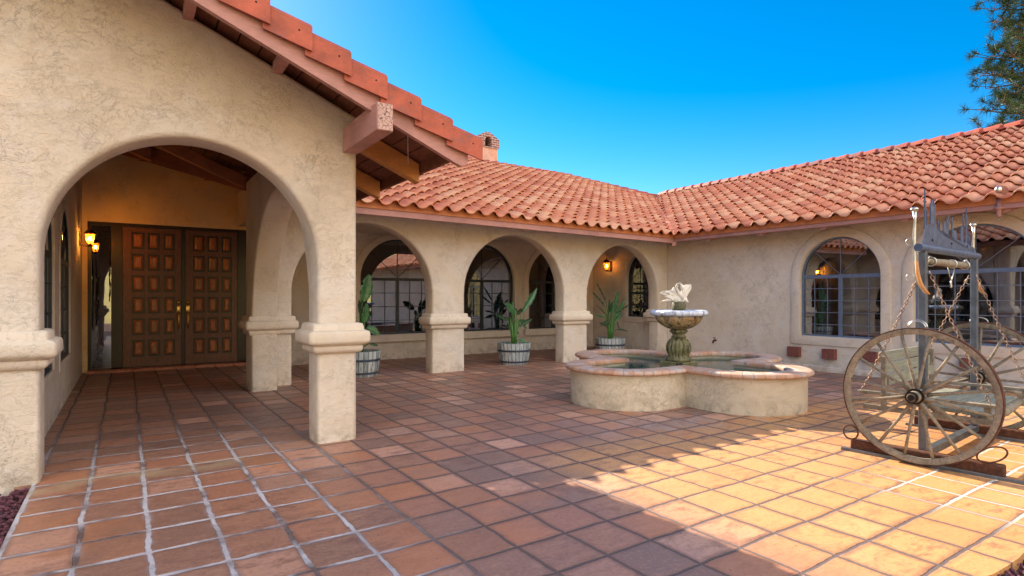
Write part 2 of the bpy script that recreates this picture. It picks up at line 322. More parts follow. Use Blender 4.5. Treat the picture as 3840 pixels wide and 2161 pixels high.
def mk_coping():
    m, t, b = newmat('brick_coping'); N = NB(t)
    s = N.sep(N.n('ShaderNodeUVMap').outputs[0]); p = N.pos()
    u = N.math('DIVIDE', s[0], 0.105); fl = N.math('FLOOR', u); fr = N.math('FRACT', u)
    e = N.math('MINIMUM', fr, N.math('SUBTRACT', 1, fr))
    wn = N.n('ShaderNodeTexWhiteNoise', noise_dimensions='1D'); N.l(fl, wn.inputs['W'])
    c = N.ramp(wn.outputs['Value'], [(0, (0.46, 0.23, 0.14)), (0.5, (0.54, 0.29, 0.18)), (1, (0.58, 0.36, 0.25))])
    c = N.mix(N.math('MULTIPLY', N.sm(N.noise(p, 8, 6, 0.7), 0.45, 0.62), 0.7), c, (0.50, 0.47, 0.46))
    k = N.sm(N.math('ADD', e, N.math('MULTIPLY_ADD', N.noise(p, 40, 3), 0.08, -0.04)), 0.03, 0.08)
    c = N.mix(k, (0.34, 0.27, 0.23), c)
    N.l(c, b.inputs['Base Color']); b.inputs['Roughness'].default_value = 0.7
    N.bump(N.math('ADD', k, N.math('MULTIPLY', N.noise(p, 60, 4), 0.4)), 0.7, 0.006, b); return m
M['coping'] = mk_coping()

def mk_barrel():
    m, t, b = newmat('barrel_staves'); N = NB(t); s = N.sep(N.objc())
    an = N.math('DIVIDE', N.math('ARCTAN2', s[1], s[0]), 2 * math.pi / 26)
    fr = N.math('FRACT', an); e = N.math('MINIMUM', fr, N.math('SUBTRACT', 1, fr))
    wn = N.n('ShaderNodeTexWhiteNoise', noise_dimensions='1D'); N.l(N.math('FLOOR', an), wn.inputs['W'])
    c = N.ramp(wn.outputs['Value'], [(0, (0.24, 0.29, 0.32)), (0.5, (0.38, 0.44, 0.47)), (1, (0.52, 0.56, 0.56))])
    mp = N.n('ShaderNodeMapping'); mp.inputs['Scale'].default_value = (6, 6, 0.6); N.l(N.objc(), mp.inputs[0])
    gr = N.noise(mp.outputs[0], 9, 6, 0.7)
    c = N.mix(N.math('MULTIPLY', N.sm(gr, 0.5, 0.62), 0.75), c, (0.10, 0.07, 0.04))
    k = N.sm(e, 0.02, 0.09); c = N.mix(k, (0.03, 0.03, 0.03), c)
    N.l(c, b.inputs['Base Color']); b.inputs['Roughness'].default_value = 0.75
    N.bump(N.math('ADD', k, gr), 0.6, 0.006, b); return m
M['barrel'] = mk_barrel()
M['hoop'] = plain('blue_grey_iron_hoop', (0.07, 0.10, 0.15), 0.5, 0.6, 0.4, 20, stain=(0.14, 0.08, 0.05))

def mk_lampglass():
    m, t, b = newmat('amber_lit_glass'); N = NB(t)
    b.inputs['Base Color'].default_value = (0.9, 0.45, 0.12, 1); b.inputs['Roughness'].default_value = 0.2
    b.inputs['Emission Color'].default_value = (1.0, 0.30, 0.03, 1); b.inputs['Emission Strength'].default_value = 0.25
    tr = N.n('ShaderNodeBsdfTransparent'); tr.inputs['Color'].default_value = (1, 0.55, 0.16, 1)
    mx = N.n('ShaderNodeMixShader'); mx.inputs[0].default_value = 0.45; out = [x for x in t.nodes if x.type == 'OUTPUT_MATERIAL'][0]
    N.l(tr.outputs[0], mx.inputs[1]); N.l(b.outputs[0], mx.inputs[2]); N.l(mx.outputs[0], out.inputs[0])
    return m
M['lampglass'] = mk_lampglass()
for nm_, st_ in (('bulb_bright', 200), ('bulb_dim', 32)):
    m_, t_, b_ = newmat(nm_); b_.inputs['Emission Color'].default_value = (1, 0.66, 0.26, 1); b_.inputs['Emission Strength'].default_value = st_; M[nm_] = m_
def mk_chimbrick():
    m, t, b = newmat('chimney_brick'); N = NB(t); s = N.sep(N.objc())
    br = N.n('ShaderNodeTexBrick'); br.inputs['Scale'].default_value = 1.0; br.inputs['Brick Width'].default_value = 0.2; br.inputs['Row Height'].default_value = 0.075
    br.inputs['Mortar Size'].default_value = 0.012; br.inputs['Color1'].default_value = (0.30, 0.10, 0.07, 1); br.inputs['Color2'].default_value = (0.16, 0.075, 0.07, 1); br.inputs['Mortar'].default_value = (0.42, 0.38, 0.36, 1)
    N.l(N.comb(N.math('ADD', s[0], s[1]), s[2]), br.inputs['Vector'])
    N.l(br.outputs['Color'], b.inputs['Base Color']); b.inputs['Roughness'].default_value = 0.9; return m
M['chimbrick'] = mk_chimbrick()
M['bark'] = plain('pine_bark', (0.12, 0.06, 0.04), 0.9, 0, 0.4, 12, 0.8, 30)
def mk_needles():
    m, t, b = newmat('pine_needles'); N = NB(t); p = N.pos()
    c = N.ramp(N.noise(p, 1.4, 4, 0.6), [(0.35, (0.015, 0.05, 0.02)), (0.56, (0.04, 0.095, 0.028)), (0.74, (0.12, 0.14, 0.035))])
    N.l(c, b.inputs['Base Color']); b.inputs['Roughness'].default_value = 0.6; return m
M['needles'] = mk_needles()

# ---------------------------------------------------------------- object helpers
def link(name, me, mat, parent=None, smooth=False, local=False):
    o = bpy.data.objects.new(name, me); COL.objects.link(o)
    if mat is not None and not me.materials: me.materials.append(mat)
    if smooth:
        for f in me.polygons: f.use_smooth = True
    if parent is not None:
        o.parent = parent
        if not local and parent.parent is None and parent.type == 'EMPTY': o.location = -parent.location
    return o
def B(name, bm, mat, parent=None, smooth=False, local=False, recalc=True):
    if recalc: bmesh.ops.recalc_face_normals(bm, faces=bm.faces)
    me = bpy.data.meshes.new(name); bm.to_mesh(me); bm.free()
    return link(name, me, mat, parent, smooth, local)
def thing(name, label, cat, loc, rotz=0, group=None):
    o = bpy.data.objects.new(name, None); COL.objects.link(o); o.location = loc; o.rotation_euler = (0, 0, rotz)
    o.empty_display_size = 0.2
    o['label'] = label; o['category'] = cat
    if group: o['group'] = group
    return o
def tag(o, label, cat, group=None, kind=None):
    if label: o['label'] = label
    if cat: o['category'] = cat
    if group: o['group'] = group
    if kind: o['kind'] = kind
    return o
def struct(name, bm, mat, kind='structure', label=None, smooth=False):
    o = B(name, bm, mat, smooth=smooth); o['kind'] = kind
    if label: o['label'] = label
    return o
def autosmooth(o, ang=35):
    me = o.data
    for f in me.polygons: f.use_smooth = True
    bm = bmesh.new(); bm.from_mesh(me)
    for e in bm.edges:
        if len(e.link_faces) == 2 and e.calc_face_angle(0) > R(ang): e.smooth = False
    bm.to_mesh(me); bm.free(); return o

def add_box(bm, x0, x1, y0, y1, z0, z1, T=None, bev=0.0):
    vs = [bm.verts.new((x, y, z)) for z in (z0, z1) for y in (y0, y1) for x in (x0, x1)]
    F = [(0, 2, 3, 1), (4, 5, 7, 6), (0, 1, 5, 4), (2, 6, 7, 3), (0, 4, 6, 2), (1, 3, 7, 5)]
    fs = [bm.faces.new([vs[i] for i in f]) for f in F]
    if bev:
        es = list({e for f in fs for e in f.edges})
        r = bmesh.ops.bevel(bm, geom=es, offset=bev, segments=2, affect='EDGES', profile=0.5)
        vs = list({v for f in r['faces'] for v in f.verts} | {v for v in vs if v.is_valid})
    if T is not None:
        for v in vs: v.co = T @ v.co if isinstance(T, Matrix) else T(v.co)
    return vs
def add_tube(bm, pts, rad, n=8, closed=False, caps=True):
    pts = [Vector(p) for p in pts]; N_ = len(pts)
    rads = rad if isinstance(rad, (list, tuple)) else [rad] * N_
    rings = []; prev = None
    for i, p in enumerate(pts):
        if closed: t = pts[(i + 1) % N_] - pts[i - 1]
        else: t = pts[min(i + 1, N_ - 1)] - pts[max(i - 1, 0)]
        t.normalize()
        a = prev if prev is not None else (Vector((0, 0, 1)) if abs(t.z) < 0.9 else Vector((1, 0, 0)))
        x = (a - t * a.dot(t)).normalized(); y = t.cross(x); prev = x
        rings.append([bm.verts.new(p + (x * math.cos(q) + y * math.sin(q)) * rads[i]) for q in [2 * math.pi * k / n for k in range(n)]])
    for i in range(N_ if closed else N_ - 1):
        a, b = rings[i], rings[(i + 1) % N_]
        for k in range(n): bm.faces.new([a[k], a[(k + 1) % n], b[(k + 1) % n], b[k]])
    if caps and not closed:
        bm.faces.new(rings[0][::-1]); bm.faces.new(rings[-1])
def add_lathe(bm, prof, n=32, lobes=0, amp=0.0, c=(0, 0, 0), lobefn=None):
    rings = []
    for (r, z) in prof:
        ring = []
        for k in range(n):
            a = 2 * math.pi * k / n; rr = r
            if lobes:
                g = amp if lobefn is None else amp * lobefn(z)
                rr = r * (1 - g * (1 - abs(math.sin(a * lobes / 2)) ** 0.55))
            ring.append(bm.verts.new((c[0] + rr * math.cos(a), c[1] + rr * math.sin(a), c[2] + z)))
        rings.append(ring)
    for a, b in zip(rings, rings[1:]):
        for k in range(n): bm.faces.new([a[k], a[(k + 1) % n], b[(k + 1) % n], b[k]])
    if prof[0][0] > 1e-4: bm.faces.new(rings[0][::-1])
    if prof[-1][0] > 1e-4: bm.faces.new(rings[-1])
def add_ico(bm, c, s, sub=1, jit=0.0, rot=None):
    r = bmesh.ops.create_icosphere(bm, subdivisions=sub, radius=1.0)
    for v in r['verts']:
        q = v.co * (1 + random.uniform(-jit, jit)); q = Vector((q.x * s[0], q.y * s[1], q.z * s[2]))
        if rot: q = rot @ q
        v.co = q + Vector(c)

# planar slabs with rounded openings ---------------------------------------------------------
def area(p): return 0.5 * sum(p[i][0] * p[(i + 1) % len(p)][1] - p[(i + 1) % len(p)][0] * p[i][1] for i in range(len(p)))
def orient(p, ccw=True):
    p = list(p); return p if (area(p) > 0) == ccw else p[::-1]
def offset(p, d):
    """move every vertex to the left of the direction of travel by d"""
    out = []; n = len(p)
    for i in range(n):
        a, b, c = Vector(p[i - 1]), Vector(p[i]), Vector(p[(i + 1) % n])
        e1 = (b - a).normalized(); e2 = (c - b).normalized()
        n1 = Vector((-e1.y, e1.x)); n2 = Vector((-e2.y, e2.x)); m = (n1 + n2)
        if m.length < 1e-6: m = n1
        m.normalize(); k = max(0.35, m.dot(n1)); out.append(tuple(b + m * (d / k)))
    return out
def slab(name, T, outer, holes, d1, d0, r, mat, parent, seg=3, outer_round=True, bottom=None):
    """T(u,z,d)->world; front at depth d1 (outward), back at d0"""
    bm = bmesh.new()
    loops = [orient(outer, True)] + [orient(h, False) for h in holes]
    fr, bk = [], []
    for li, lp in enumerate(loops):
        rr = r if (li > 0 or outer_round) else 0.0
        rings = []
        if rr > 0:
            for k in range(seg + 1):
                a = math.pi / 2 * k / seg
                q = offset(lp, rr * (1 - math.sin(a)))
                rings.append([bm.verts.new(T(u, z, d1 - rr * (1 - math.cos(a)))) for u, z in q])
            for k in range(seg + 1):
                a = math.pi / 2 * (1 - k / seg)
                q = offset(lp, rr * (1 - math.sin(a)))
                rings.append([bm.verts.new(T(u, z, d0 + rr * (1 - math.cos(a)))) for u, z in q])
        else:
            rings = [[bm.verts.new(T(u, z, d)) for u, z in lp] for d in (d1, d0)]
        for a, b in zip(rings, rings[1:]):
            n = len(a)
            for k in range(n): bm.faces.new([a[k], a[(k + 1) % n], b[(k + 1) % n], b[k]])
        fr.append((offset(lp, rr) if rr else lp, rings[0])); bk.append((offset(lp, rr) if rr else lp, rings[-1]))
    for side in (fr, bk):
        flat = [v for _, rg in side for v in rg]
        for tri in tessellate_polygon([[Vector((u, z, 0)) for u, z in lp] for lp, _ in side]):
            try: bm.faces.new([flat[i] for i in tri])
            except ValueError: pass
    o = B(name, bm, mat, parent)
    return autosmooth(o, 40)
def arch(c, a, zs, b, z0, n=28):
    p = [(c - a, z0), (c + a, z0)]
    for k in range(n + 1):
        t = math.pi * k / n; p.append((c + a * math.cos(t), zs + b * math.sin(t)))
    return p
def prism(name, pts, thick, mat, parent, local=False):
    """polygon in 3D given as top outline, extruded straight down"""
    bm = bmesh.new(); a = [bm.verts.new(p) for p in pts]; b = [bm.verts.new((p[0], p[1], p[2] - thick)) for p in pts]
    bm.faces.new(a); bm.faces.new(b[::-1]); n = len(pts)
    for i in range(n): bm.faces.new([a[i], b[i], b[(i + 1) % n], a[(i + 1) % n]])
    return B(name, bm, mat, parent, local=local)

# ---------------------------------------------------------------- setting: ground, patio, gravel, hill
bm = bmesh.new()
bmesh.ops.create_grid(bm, x_segments=60, y_segments=60, size=400)
for v in bm.verts:
    v.co.z = -0.06
struct('ground', bm, M['ground'])
bm = bmesh.new()      # dry hillside that rises behind the camera
NX, NY = 60, 24; g = []
for j in range(NY + 1):
    row = []
    for i in range(NX + 1):
        x = -90 + 190 * i / NX; t = j / NY; y = -11 - 80 * t
        z = -0.3 + 26 * (t ** 1.05) + 1.6 * math.sin(x * 0.11 + t * 5) * t + 0.9 * math.sin(x * 0.37 + 9 * t) * t
        row.append(bm.verts.new((x, y, z)))
    g.append(row)
for j in range(NY):
    for i in range(NX): bm.faces.new([g[j][i], g[j][i + 1], g[j + 1][i + 1], g[j + 1][i]])
struct('hill', bm, M['hill'], smooth=True)

bm = bmesh.new()
edge = [(-0.545, 0.99)]
x = -0.3
while x < 10.1:
    edge.append((x, 1.0 + random.uniform(-0.025, 0.03))); x += 0.16
edge += [(10.19, 1.02), (10.19, 11.45), (2.45, 11.45), (2.45, 12.22), (-0.64, 12.22), (-0.64, 5.15), (-0.545, 5.15)]
bm.faces.new([bm.verts.new((p[0], p[1], 0.0)) for p in edge])
r_ = bmesh.ops.extrude_face_region(bm, geom=bm.faces[:])
for v in [q for q in r_['geom'] if isinstance(q, bmesh.types.BMVert)]: v.co.z = -0.055
struct('patio', bm, M['floor'])

def stones(name, regions, mat):
    bm = bmesh.new(); base = bmesh.new(); bmesh.ops.create_icosphere(base, subdivisions=1, radius=1)
    bv = [v.co.copy() for v in base.verts]; bf = [[v.index for v in f.verts] for f in base.faces]; base.free()
    for (x0, x1, y0, y1, n, s0) in regions:
        for _ in range(n):
            s = s0 * random.uniform(0.6, 1.5); rot = Matrix.Rotation(random.uniform(0, 6.3), 3, Vector((random.random(), random.random(), random.random() + 0.1)).normalized())
            c = Vector((random.uniform(x0, x1), random.uniform(y0, y1), -0.05 + random.uniform(0, 0.03)))
            vs = [bm.verts.new(c + rot @ Vector((v.x * s * 1.2, v.y * s * random.uniform(.7, 1), v.z * s * 0.75))) for v in bv]
            for f in bf: bm.faces.new([vs[i] for i in f])
    return B(name, bm, mat)
def mk_gravel():
    m, t, b = newmat('lava_gravel'); N = NB(t); wn = N.n('ShaderNodeTexWhiteNoise', noise_dimensions='1D')
    N.l(N.n('ShaderNodeNewGeometry').outputs['Random Per Island'], wn.inputs['W'])
    N.l(N.ramp(wn.outputs['Value'], [(0, (0.045, 0.016, 0.028)), (0.5, (0.12, 0.035, 0.05)), (1, (0.23, 0.09, 0.12))]), b.inputs['Base Color'])
    b.inputs['Roughness'].default_value = 0.85; return m
M['gravel'] = mk_gravel()
gv = stones('gravel', [(-1.5, -0.56, 2.2, 5.15, 5200, 0.014), (2.9, 5.0, 0.55, 1.0, 900, 0.014)], M['gravel'])
tag(gv, 'dark reddish purple lava gravel bed beside the patio edge', 'gravel', kind='stuff')

# ---------------------------------------------------------------- THE HOUSE
H = thing('house', 'single storey tan stucco house with clay tile roofs, entry porch and arcade round a courtyard', 'house', (4, 12, 0))
TF = lambda u, z, d: Vector((u, 5.17 - d, z))        # porch front
TS = lambda u, z, d: Vector((1.42 - d, u, z))        # side arcade of the porch (outward = -X, inside of porch)
TA = lambda u, z, d: Vector((u, 8.9 - d, z))         # arcade
TC = lambda u, z, d: Vector((u, 11.4 - d, z))        # corridor window wall
TW = lambda u, z, d: Vector((10.2 - d, u, z))        # wing wall facing -X
TE = lambda u, z, d: Vector((u, 12.2 - d, z))        # entry wall
TL = lambda u, z, d: Vector((-0.63 + d, u, z))       # left wall of porch
P_EX, P_S, P_Z = 2.53, 0.42, 2.70   # P_Z: top of the roof boards                    # porch roof: eave x, slope, z at eave
def zP(x): return P_Z + P_S * (P_EX - x)
def zA(x, y): return 2.69 - 0.012 * (x - 3) + 0.40 * (y - 8.2)
def zB(x): return 2.61 + 0.40 * (x - 9.6)

slab('wall', TF, [(-7, -0.2), (1.755, -0.2), (1.755, 2.95), (-2.4, zP(-2.4) - 0.04), (-7, 2.7)],
     [arch(0.447, 0.953, 1.60, 0.955, -0.1, 40)], 0, -0.34, 0.045, M['stucco'], H)
slab('wall', TS, [(5.52, -0.2), (8.95, -0.2), (8.95, 2.93), (5.52, 2.93)], [arch(7.02, 1.5, 0.95, 1.57, -0.1, 36)], 0, -0.335, 0.03, M['stucco'], H, outer_round=False)
slab('wall', TA, [(1.76, -0.2), (10.19, -0.2), (10.19, 2.80), (1.76, 2.84)],
     [arch(3.18, 1.145, 1.36, 1.125, -0.1), arch(6.072, 1.12, 1.36, 1.10, -0.1), arch(8.85, 1.045, 1.30, 1.11, -0.1)], 0, -0.30, 0.04, M['stucco'], H, outer_round=False)
WIN_C = [(4.77, 0.84), (6.85, 0.84), (8.94, 0.84)]
slab('wall', TC, [(2.3, -0.2), (10.19, -0.2), (10.19, 2.85), (2.3, 2.85)], [arch(c, a, 1.67, a, 0.52) for c, a in WIN_C], 0, -0.25, 0.012, M['stucco'], H, outer_round=False)
slab('wall', TW, [(-5, -0.2), (11.65, -0.2), (11.65, 2.74), (-5, 2.74)],
     [arch(5.13, 0.68, 1.66, 0.68, 0.60), arch(3.22, 0.76, 1.68, 0.68, 0.60), arch(9.82, 0.36, 1.72, 0.57, 0.82)], 0, -0.25, 0.012, M['stucco'], H, outer_round=False)
slab('wall', TE, [(-0.9, -0.2), (2.45, -0.2), (2.45, 4.1), (-0.9, 4.1)], [[(-0.557, 0.03), (2.28, 0.03), (2.28, 2.60), (-0.557, 2.60)]], 0, -0.3, 0.01, M['stucco_entry'], H, outer_round=False)
slab('wall', TL, [(5.5, -0.2), (12.2, -0.2), (12.2, 3.78), (5.5, 3.78)], [arch(6.9, 0.7, 1.73, 0.66, 0.55), arch(8.97, 0.69, 1.73, 0.66, 0.55)], 0, -0.25, 0.015, M['stucco'], H, outer_round=False)
# connecting and rear walls that close the building
bm = bmesh.new()
add_box(bm, 2.30, 2.45, 11.66, 12.19, -0.2, 2.85)
add_box(bm, 1.78, 1.95, 9.22, 12.19, 2.66, 3.3)
add_box(bm, -7, 19.3, 21.8, 22.0, -0.2, 2.85); add_box(bm, 19.3, 19.5, -5, 22, -0.2, 2.72)
add_box(bm, -7.2, -7.0, 4.85, 22, -0.2, 2.6); add_box(bm, 10.46, 19.29, -5, -4.8, -0.2, 2.72)
B('wall', bm, M['stucco'], H)
prism('gable_wall', [(10.2, -4.9, 2.72), (14.7, -4.9, 4.4), (19.3, -4.9, 2.72)], 0.1, M['stucco'], H)
bm = bmesh.new(); add_box(bm, 1.80, 10.18, 9.21, 11.39, 2.60, 2.65); B('ceiling', bm, M['stucco'], H)
bm = bmesh.new(); add_box(bm, 10.08, 10.2, -5, 8.89, -0.05, 0.09, bev=0.012); B('plinth', bm, M['trim'], H)
bm = bmesh.new()
bm2 = bmesh.new()
for i in range(9):
    x0 = -0.56 + i * 0.32; add_box(bm, x0 + 0.004, x0 + 0.316, 11.98, 12.2, -0.02, 0.045, bev=0.008)
B('threshold', bm, M['threshold'], H)

def capital(x0, x1, y0, y1, dz=0.0, s=1.0):
    prof = [(0.0, 0.795), (0.022, 0.80), (0.042, 0.822), (0.045, 0.845), (0.040, 0.862), (0.060, 0.872), (0.088, 0.888), (0.095, 0.905), (0.096, 0.965), (0.088, 0.990), (0.052, 1.003), (0.046, 1.045), (0.036, 1.058), (0.0, 1.066)]
    bm = bmesh.new(); rings = []
    for o, z in prof:
        o = o * s + 0.002; c = min(0.03, o * 0.5) if o > 0 else 0
        ring = []
        for cx, cy, a0 in ((x1 + o - c, y1 + o - c, 0), (x0 - o + c, y1 + o - c, 90), (x0 - o + c, y0 - o + c, 180), (x1 + o - c, y0 - o + c, 270)):
            for k in range(4):
                a = R(a0 + 30 * k); j = random.uniform(-0.0025, 0.0025)
                ring.append(bm.verts.new((cx + (c + j) * math.cos(a), cy + (c + j) * math.sin(a), z + dz + random.uniform(-0.003, 0.003))))
        rings.append(ring)
    for a, b in zip(rings, rings[1:]):
        n = len(a)
        for k in range(n): bm.faces.new([a[k], a[(k + 1) % n], b[(k + 1) % n], b[k]])
    return autosmooth(B('capital', bm, M['trim'], H), 50)
capital(-1.6, -0.50, 5.17, 5.51); capital(1.40, 1.755, 5.17, 5.51)
capital(1.42, 1.755, 8.55, 9.0, -0.03, 0.85); capital(1.76, 2.045, 8.9, 9.2, -0.045, 0.75)
capital(4.325, 4.952, 8.9, 9.2, -0.05, 0.9); capital(7.192, 7.805, 8.9, 9.2, -0.05, 0.9); capital(9.895, 10.30, 8.9, 9.2, -0.05, 0.9)

# windows ------------------------------------------------------------------------------------
def window(T, c, a, z0, zs, b, rec, cols, rows, frame, gridm, trim=0.0, room=True, mull=True, fan=True, lab=None, drape=False, sash=0, fd=0.03, cd=0.028):
    fw = 0.030
    o = slab('window', T, arch(c, a, zs, b, z0), [arch(c, a - fw, zs, b - fw, z0 + fw)], -rec + fd, -rec - 0.03, 0.0, frame, H, outer_round=False)
    if lab: o['label'] = lab
    def piece(name, rects, m, d1=0.012, d0=-0.012):
        bm = bmesh.new()
        for (u0, u1, w0, w1) in rects:
            vs = [bm.verts.new(T(u, z, -rec + d)) for d in (d0, d1) for z in (w0, w1) for u in (u0, u1)]
            for f in [(0, 2, 3, 1), (4, 5, 7, 6), (0, 1, 5, 4), (2, 6, 7, 3), (0, 4, 6, 2), (1, 3, 7, 5)]: bm.faces.new([vs[i] for i in f])
        return B(name, bm, m, o)
    if mull: piece('mullion', [(c - a + fw, c + a - fw, zs - 0.03, zs + 0.03)] + ([(c - 0.028, c + 0.028, z0 + fw, zs - 0.031)] if cols > 1 else []), frame, fd - 0.003, -0.02)
    if sash: piece('sash_rail', [(c - a + fw, c + a - fw, sash - 0.02, sash + 0.02)], frame, 0.02, -0.015)
    g = 0.006; rc = []
    nc = cols * 3 if cols > 1 else 2
    for i in range(1, nc):
        if cols > 1 and i % 3 == 0: continue
        u = c - a + 2 * a * i / nc; rc.append((u - g, u + g, z0 + fw, zs - 0.031))
    xs = [c - a + fw] + sorted([(r[0] + r[1]) / 2 for r in rc] + ([c] if cols > 1 else [])) + [c + a - fw]
    for j in range(1, rows):
        z = z0 + (zs - z0) * j / rows
        for u0, u1 in zip(xs, xs[1:]):
            mu = 0.03 if cols > 1 else 0
            rc.append((u0 + (mu if abs(u0 - c) < 1e-6 else g + 0.0005), u1 - (mu if abs(u1 - c) < 1e-6 else g + 0.0005), z - g, z + g))
    if rc: piece('grille', rc, gridm, 0.006, -0.002)
    if fan:
        bm = bmesh.new()
        for t in ((45, 90, 135) if cols > 1 else (90,)):
            t = R(t); add_tube(bm, [T(c, zs + 0.03, -rec + 0.003), T(c + (a - fw) * math.cos(t), zs + (b - fw) * math.sin(t), -rec + 0.003)], 0.006, 6)
        B('fan_bar', bm, gridm, o)
    slab('pane', T, arch(c, a - fw * 0.5, zs, b - fw * 0.5, z0 + fw * 0.5), [], -rec - 0.004, -rec - 0.010, 0, M['glass'], o, outer_round=False)
    if trim:
        hb = arch(c, a, zs, b, z0); ob = arch(c, a + trim, zs, b + trim, z0 - trim)
        slab('casing', T, ob, [hb], cd, -0.01, cd * 0.35, M['trim'], o, seg=2)
    if room:
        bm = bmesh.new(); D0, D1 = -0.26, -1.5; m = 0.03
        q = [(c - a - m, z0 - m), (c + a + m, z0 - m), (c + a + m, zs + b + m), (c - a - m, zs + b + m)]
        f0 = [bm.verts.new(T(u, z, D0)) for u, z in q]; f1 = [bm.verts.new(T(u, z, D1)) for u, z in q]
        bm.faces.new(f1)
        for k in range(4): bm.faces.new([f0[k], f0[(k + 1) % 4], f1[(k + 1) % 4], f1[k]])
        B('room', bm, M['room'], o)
        if drape:
            bm = bmesh.new()
            for (u0, u1) in drape:
                n = int(abs(u1 - u0) / 0.018) + 2; top = []; bot = []
                for k in range(n):
                    u = u0 + (u1 - u0) * k / (n - 1); dd = -0.42 + 0.035 * math.sin(k * 1.25)
                    top.append(bm.verts.new(T(u, min(zs + b * 0.6, zs + 0.3), dd))); bot.append(bm.verts.new(T(u0 + (u1 - u0) * (0.1 + 0.75 * k / (n - 1)), z0 - 0.02, dd)))
                for k in range(n - 1): bm.faces.new([top[k], top[k + 1], bot[k + 1], bot[k]])
            B('curtain', bm, M['curtain'], o, smooth=True)
    return o
for i, (c, a) in enumerate(WIN_C):
    window(TC, c, a, 0.52, 1.67, a, 0.10, 2, 4, M['navy'], M['grid'], 0.14, drape=([(c + 0.1, c + 0.75)] if i == 1 else False))
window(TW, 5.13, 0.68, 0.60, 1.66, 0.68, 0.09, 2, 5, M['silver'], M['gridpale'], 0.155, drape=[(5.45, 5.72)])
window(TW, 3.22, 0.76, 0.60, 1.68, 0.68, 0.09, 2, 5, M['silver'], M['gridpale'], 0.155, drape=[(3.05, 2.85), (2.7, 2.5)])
window(TW, 9.82, 0.36, 0.82, 1.72, 0.57, 0.09, 1, 4, M['navy'], M['grid'], 0.13, mull=False, sash=1.40)
window(TL, 6.9, 0.70, 0.55, 1.73, 0.66, 0.022, 2, 4, M['navy'], M['grid'], 0.09, fd=0.010, cd=0.010)
window(TL, 8.97, 0.69, 0.55, 1.73, 0.66, 0.022, 2, 4, M['navy'], M['grid'], 0.09, fd=0.010, cd=0.010)
for (y, z) in [(5.89, 0.305), (5.255, 0.31), (4.59, 0.32), (3.92, 0.32), (3.25, 0.32)]:
    bm = bmesh.new(); add_box(bm, 10.10, 10.2, y - 0.11, y + 0.11, z - 0.09, z + 0.085, bev=0.006); B('corbel', bm, M['brick'], H)
# continuous sill ledge under the corridor windows
bm = bmesh.new()
for (x0, x1) in ((3.79, 5.75), (5.87, 7.83), (7.96, 9.92)): add_box(bm, x0, x1, 11.31, 11.368, 0.365, 0.52, bev=0.012)
B('sill', bm, M['trim'], H)

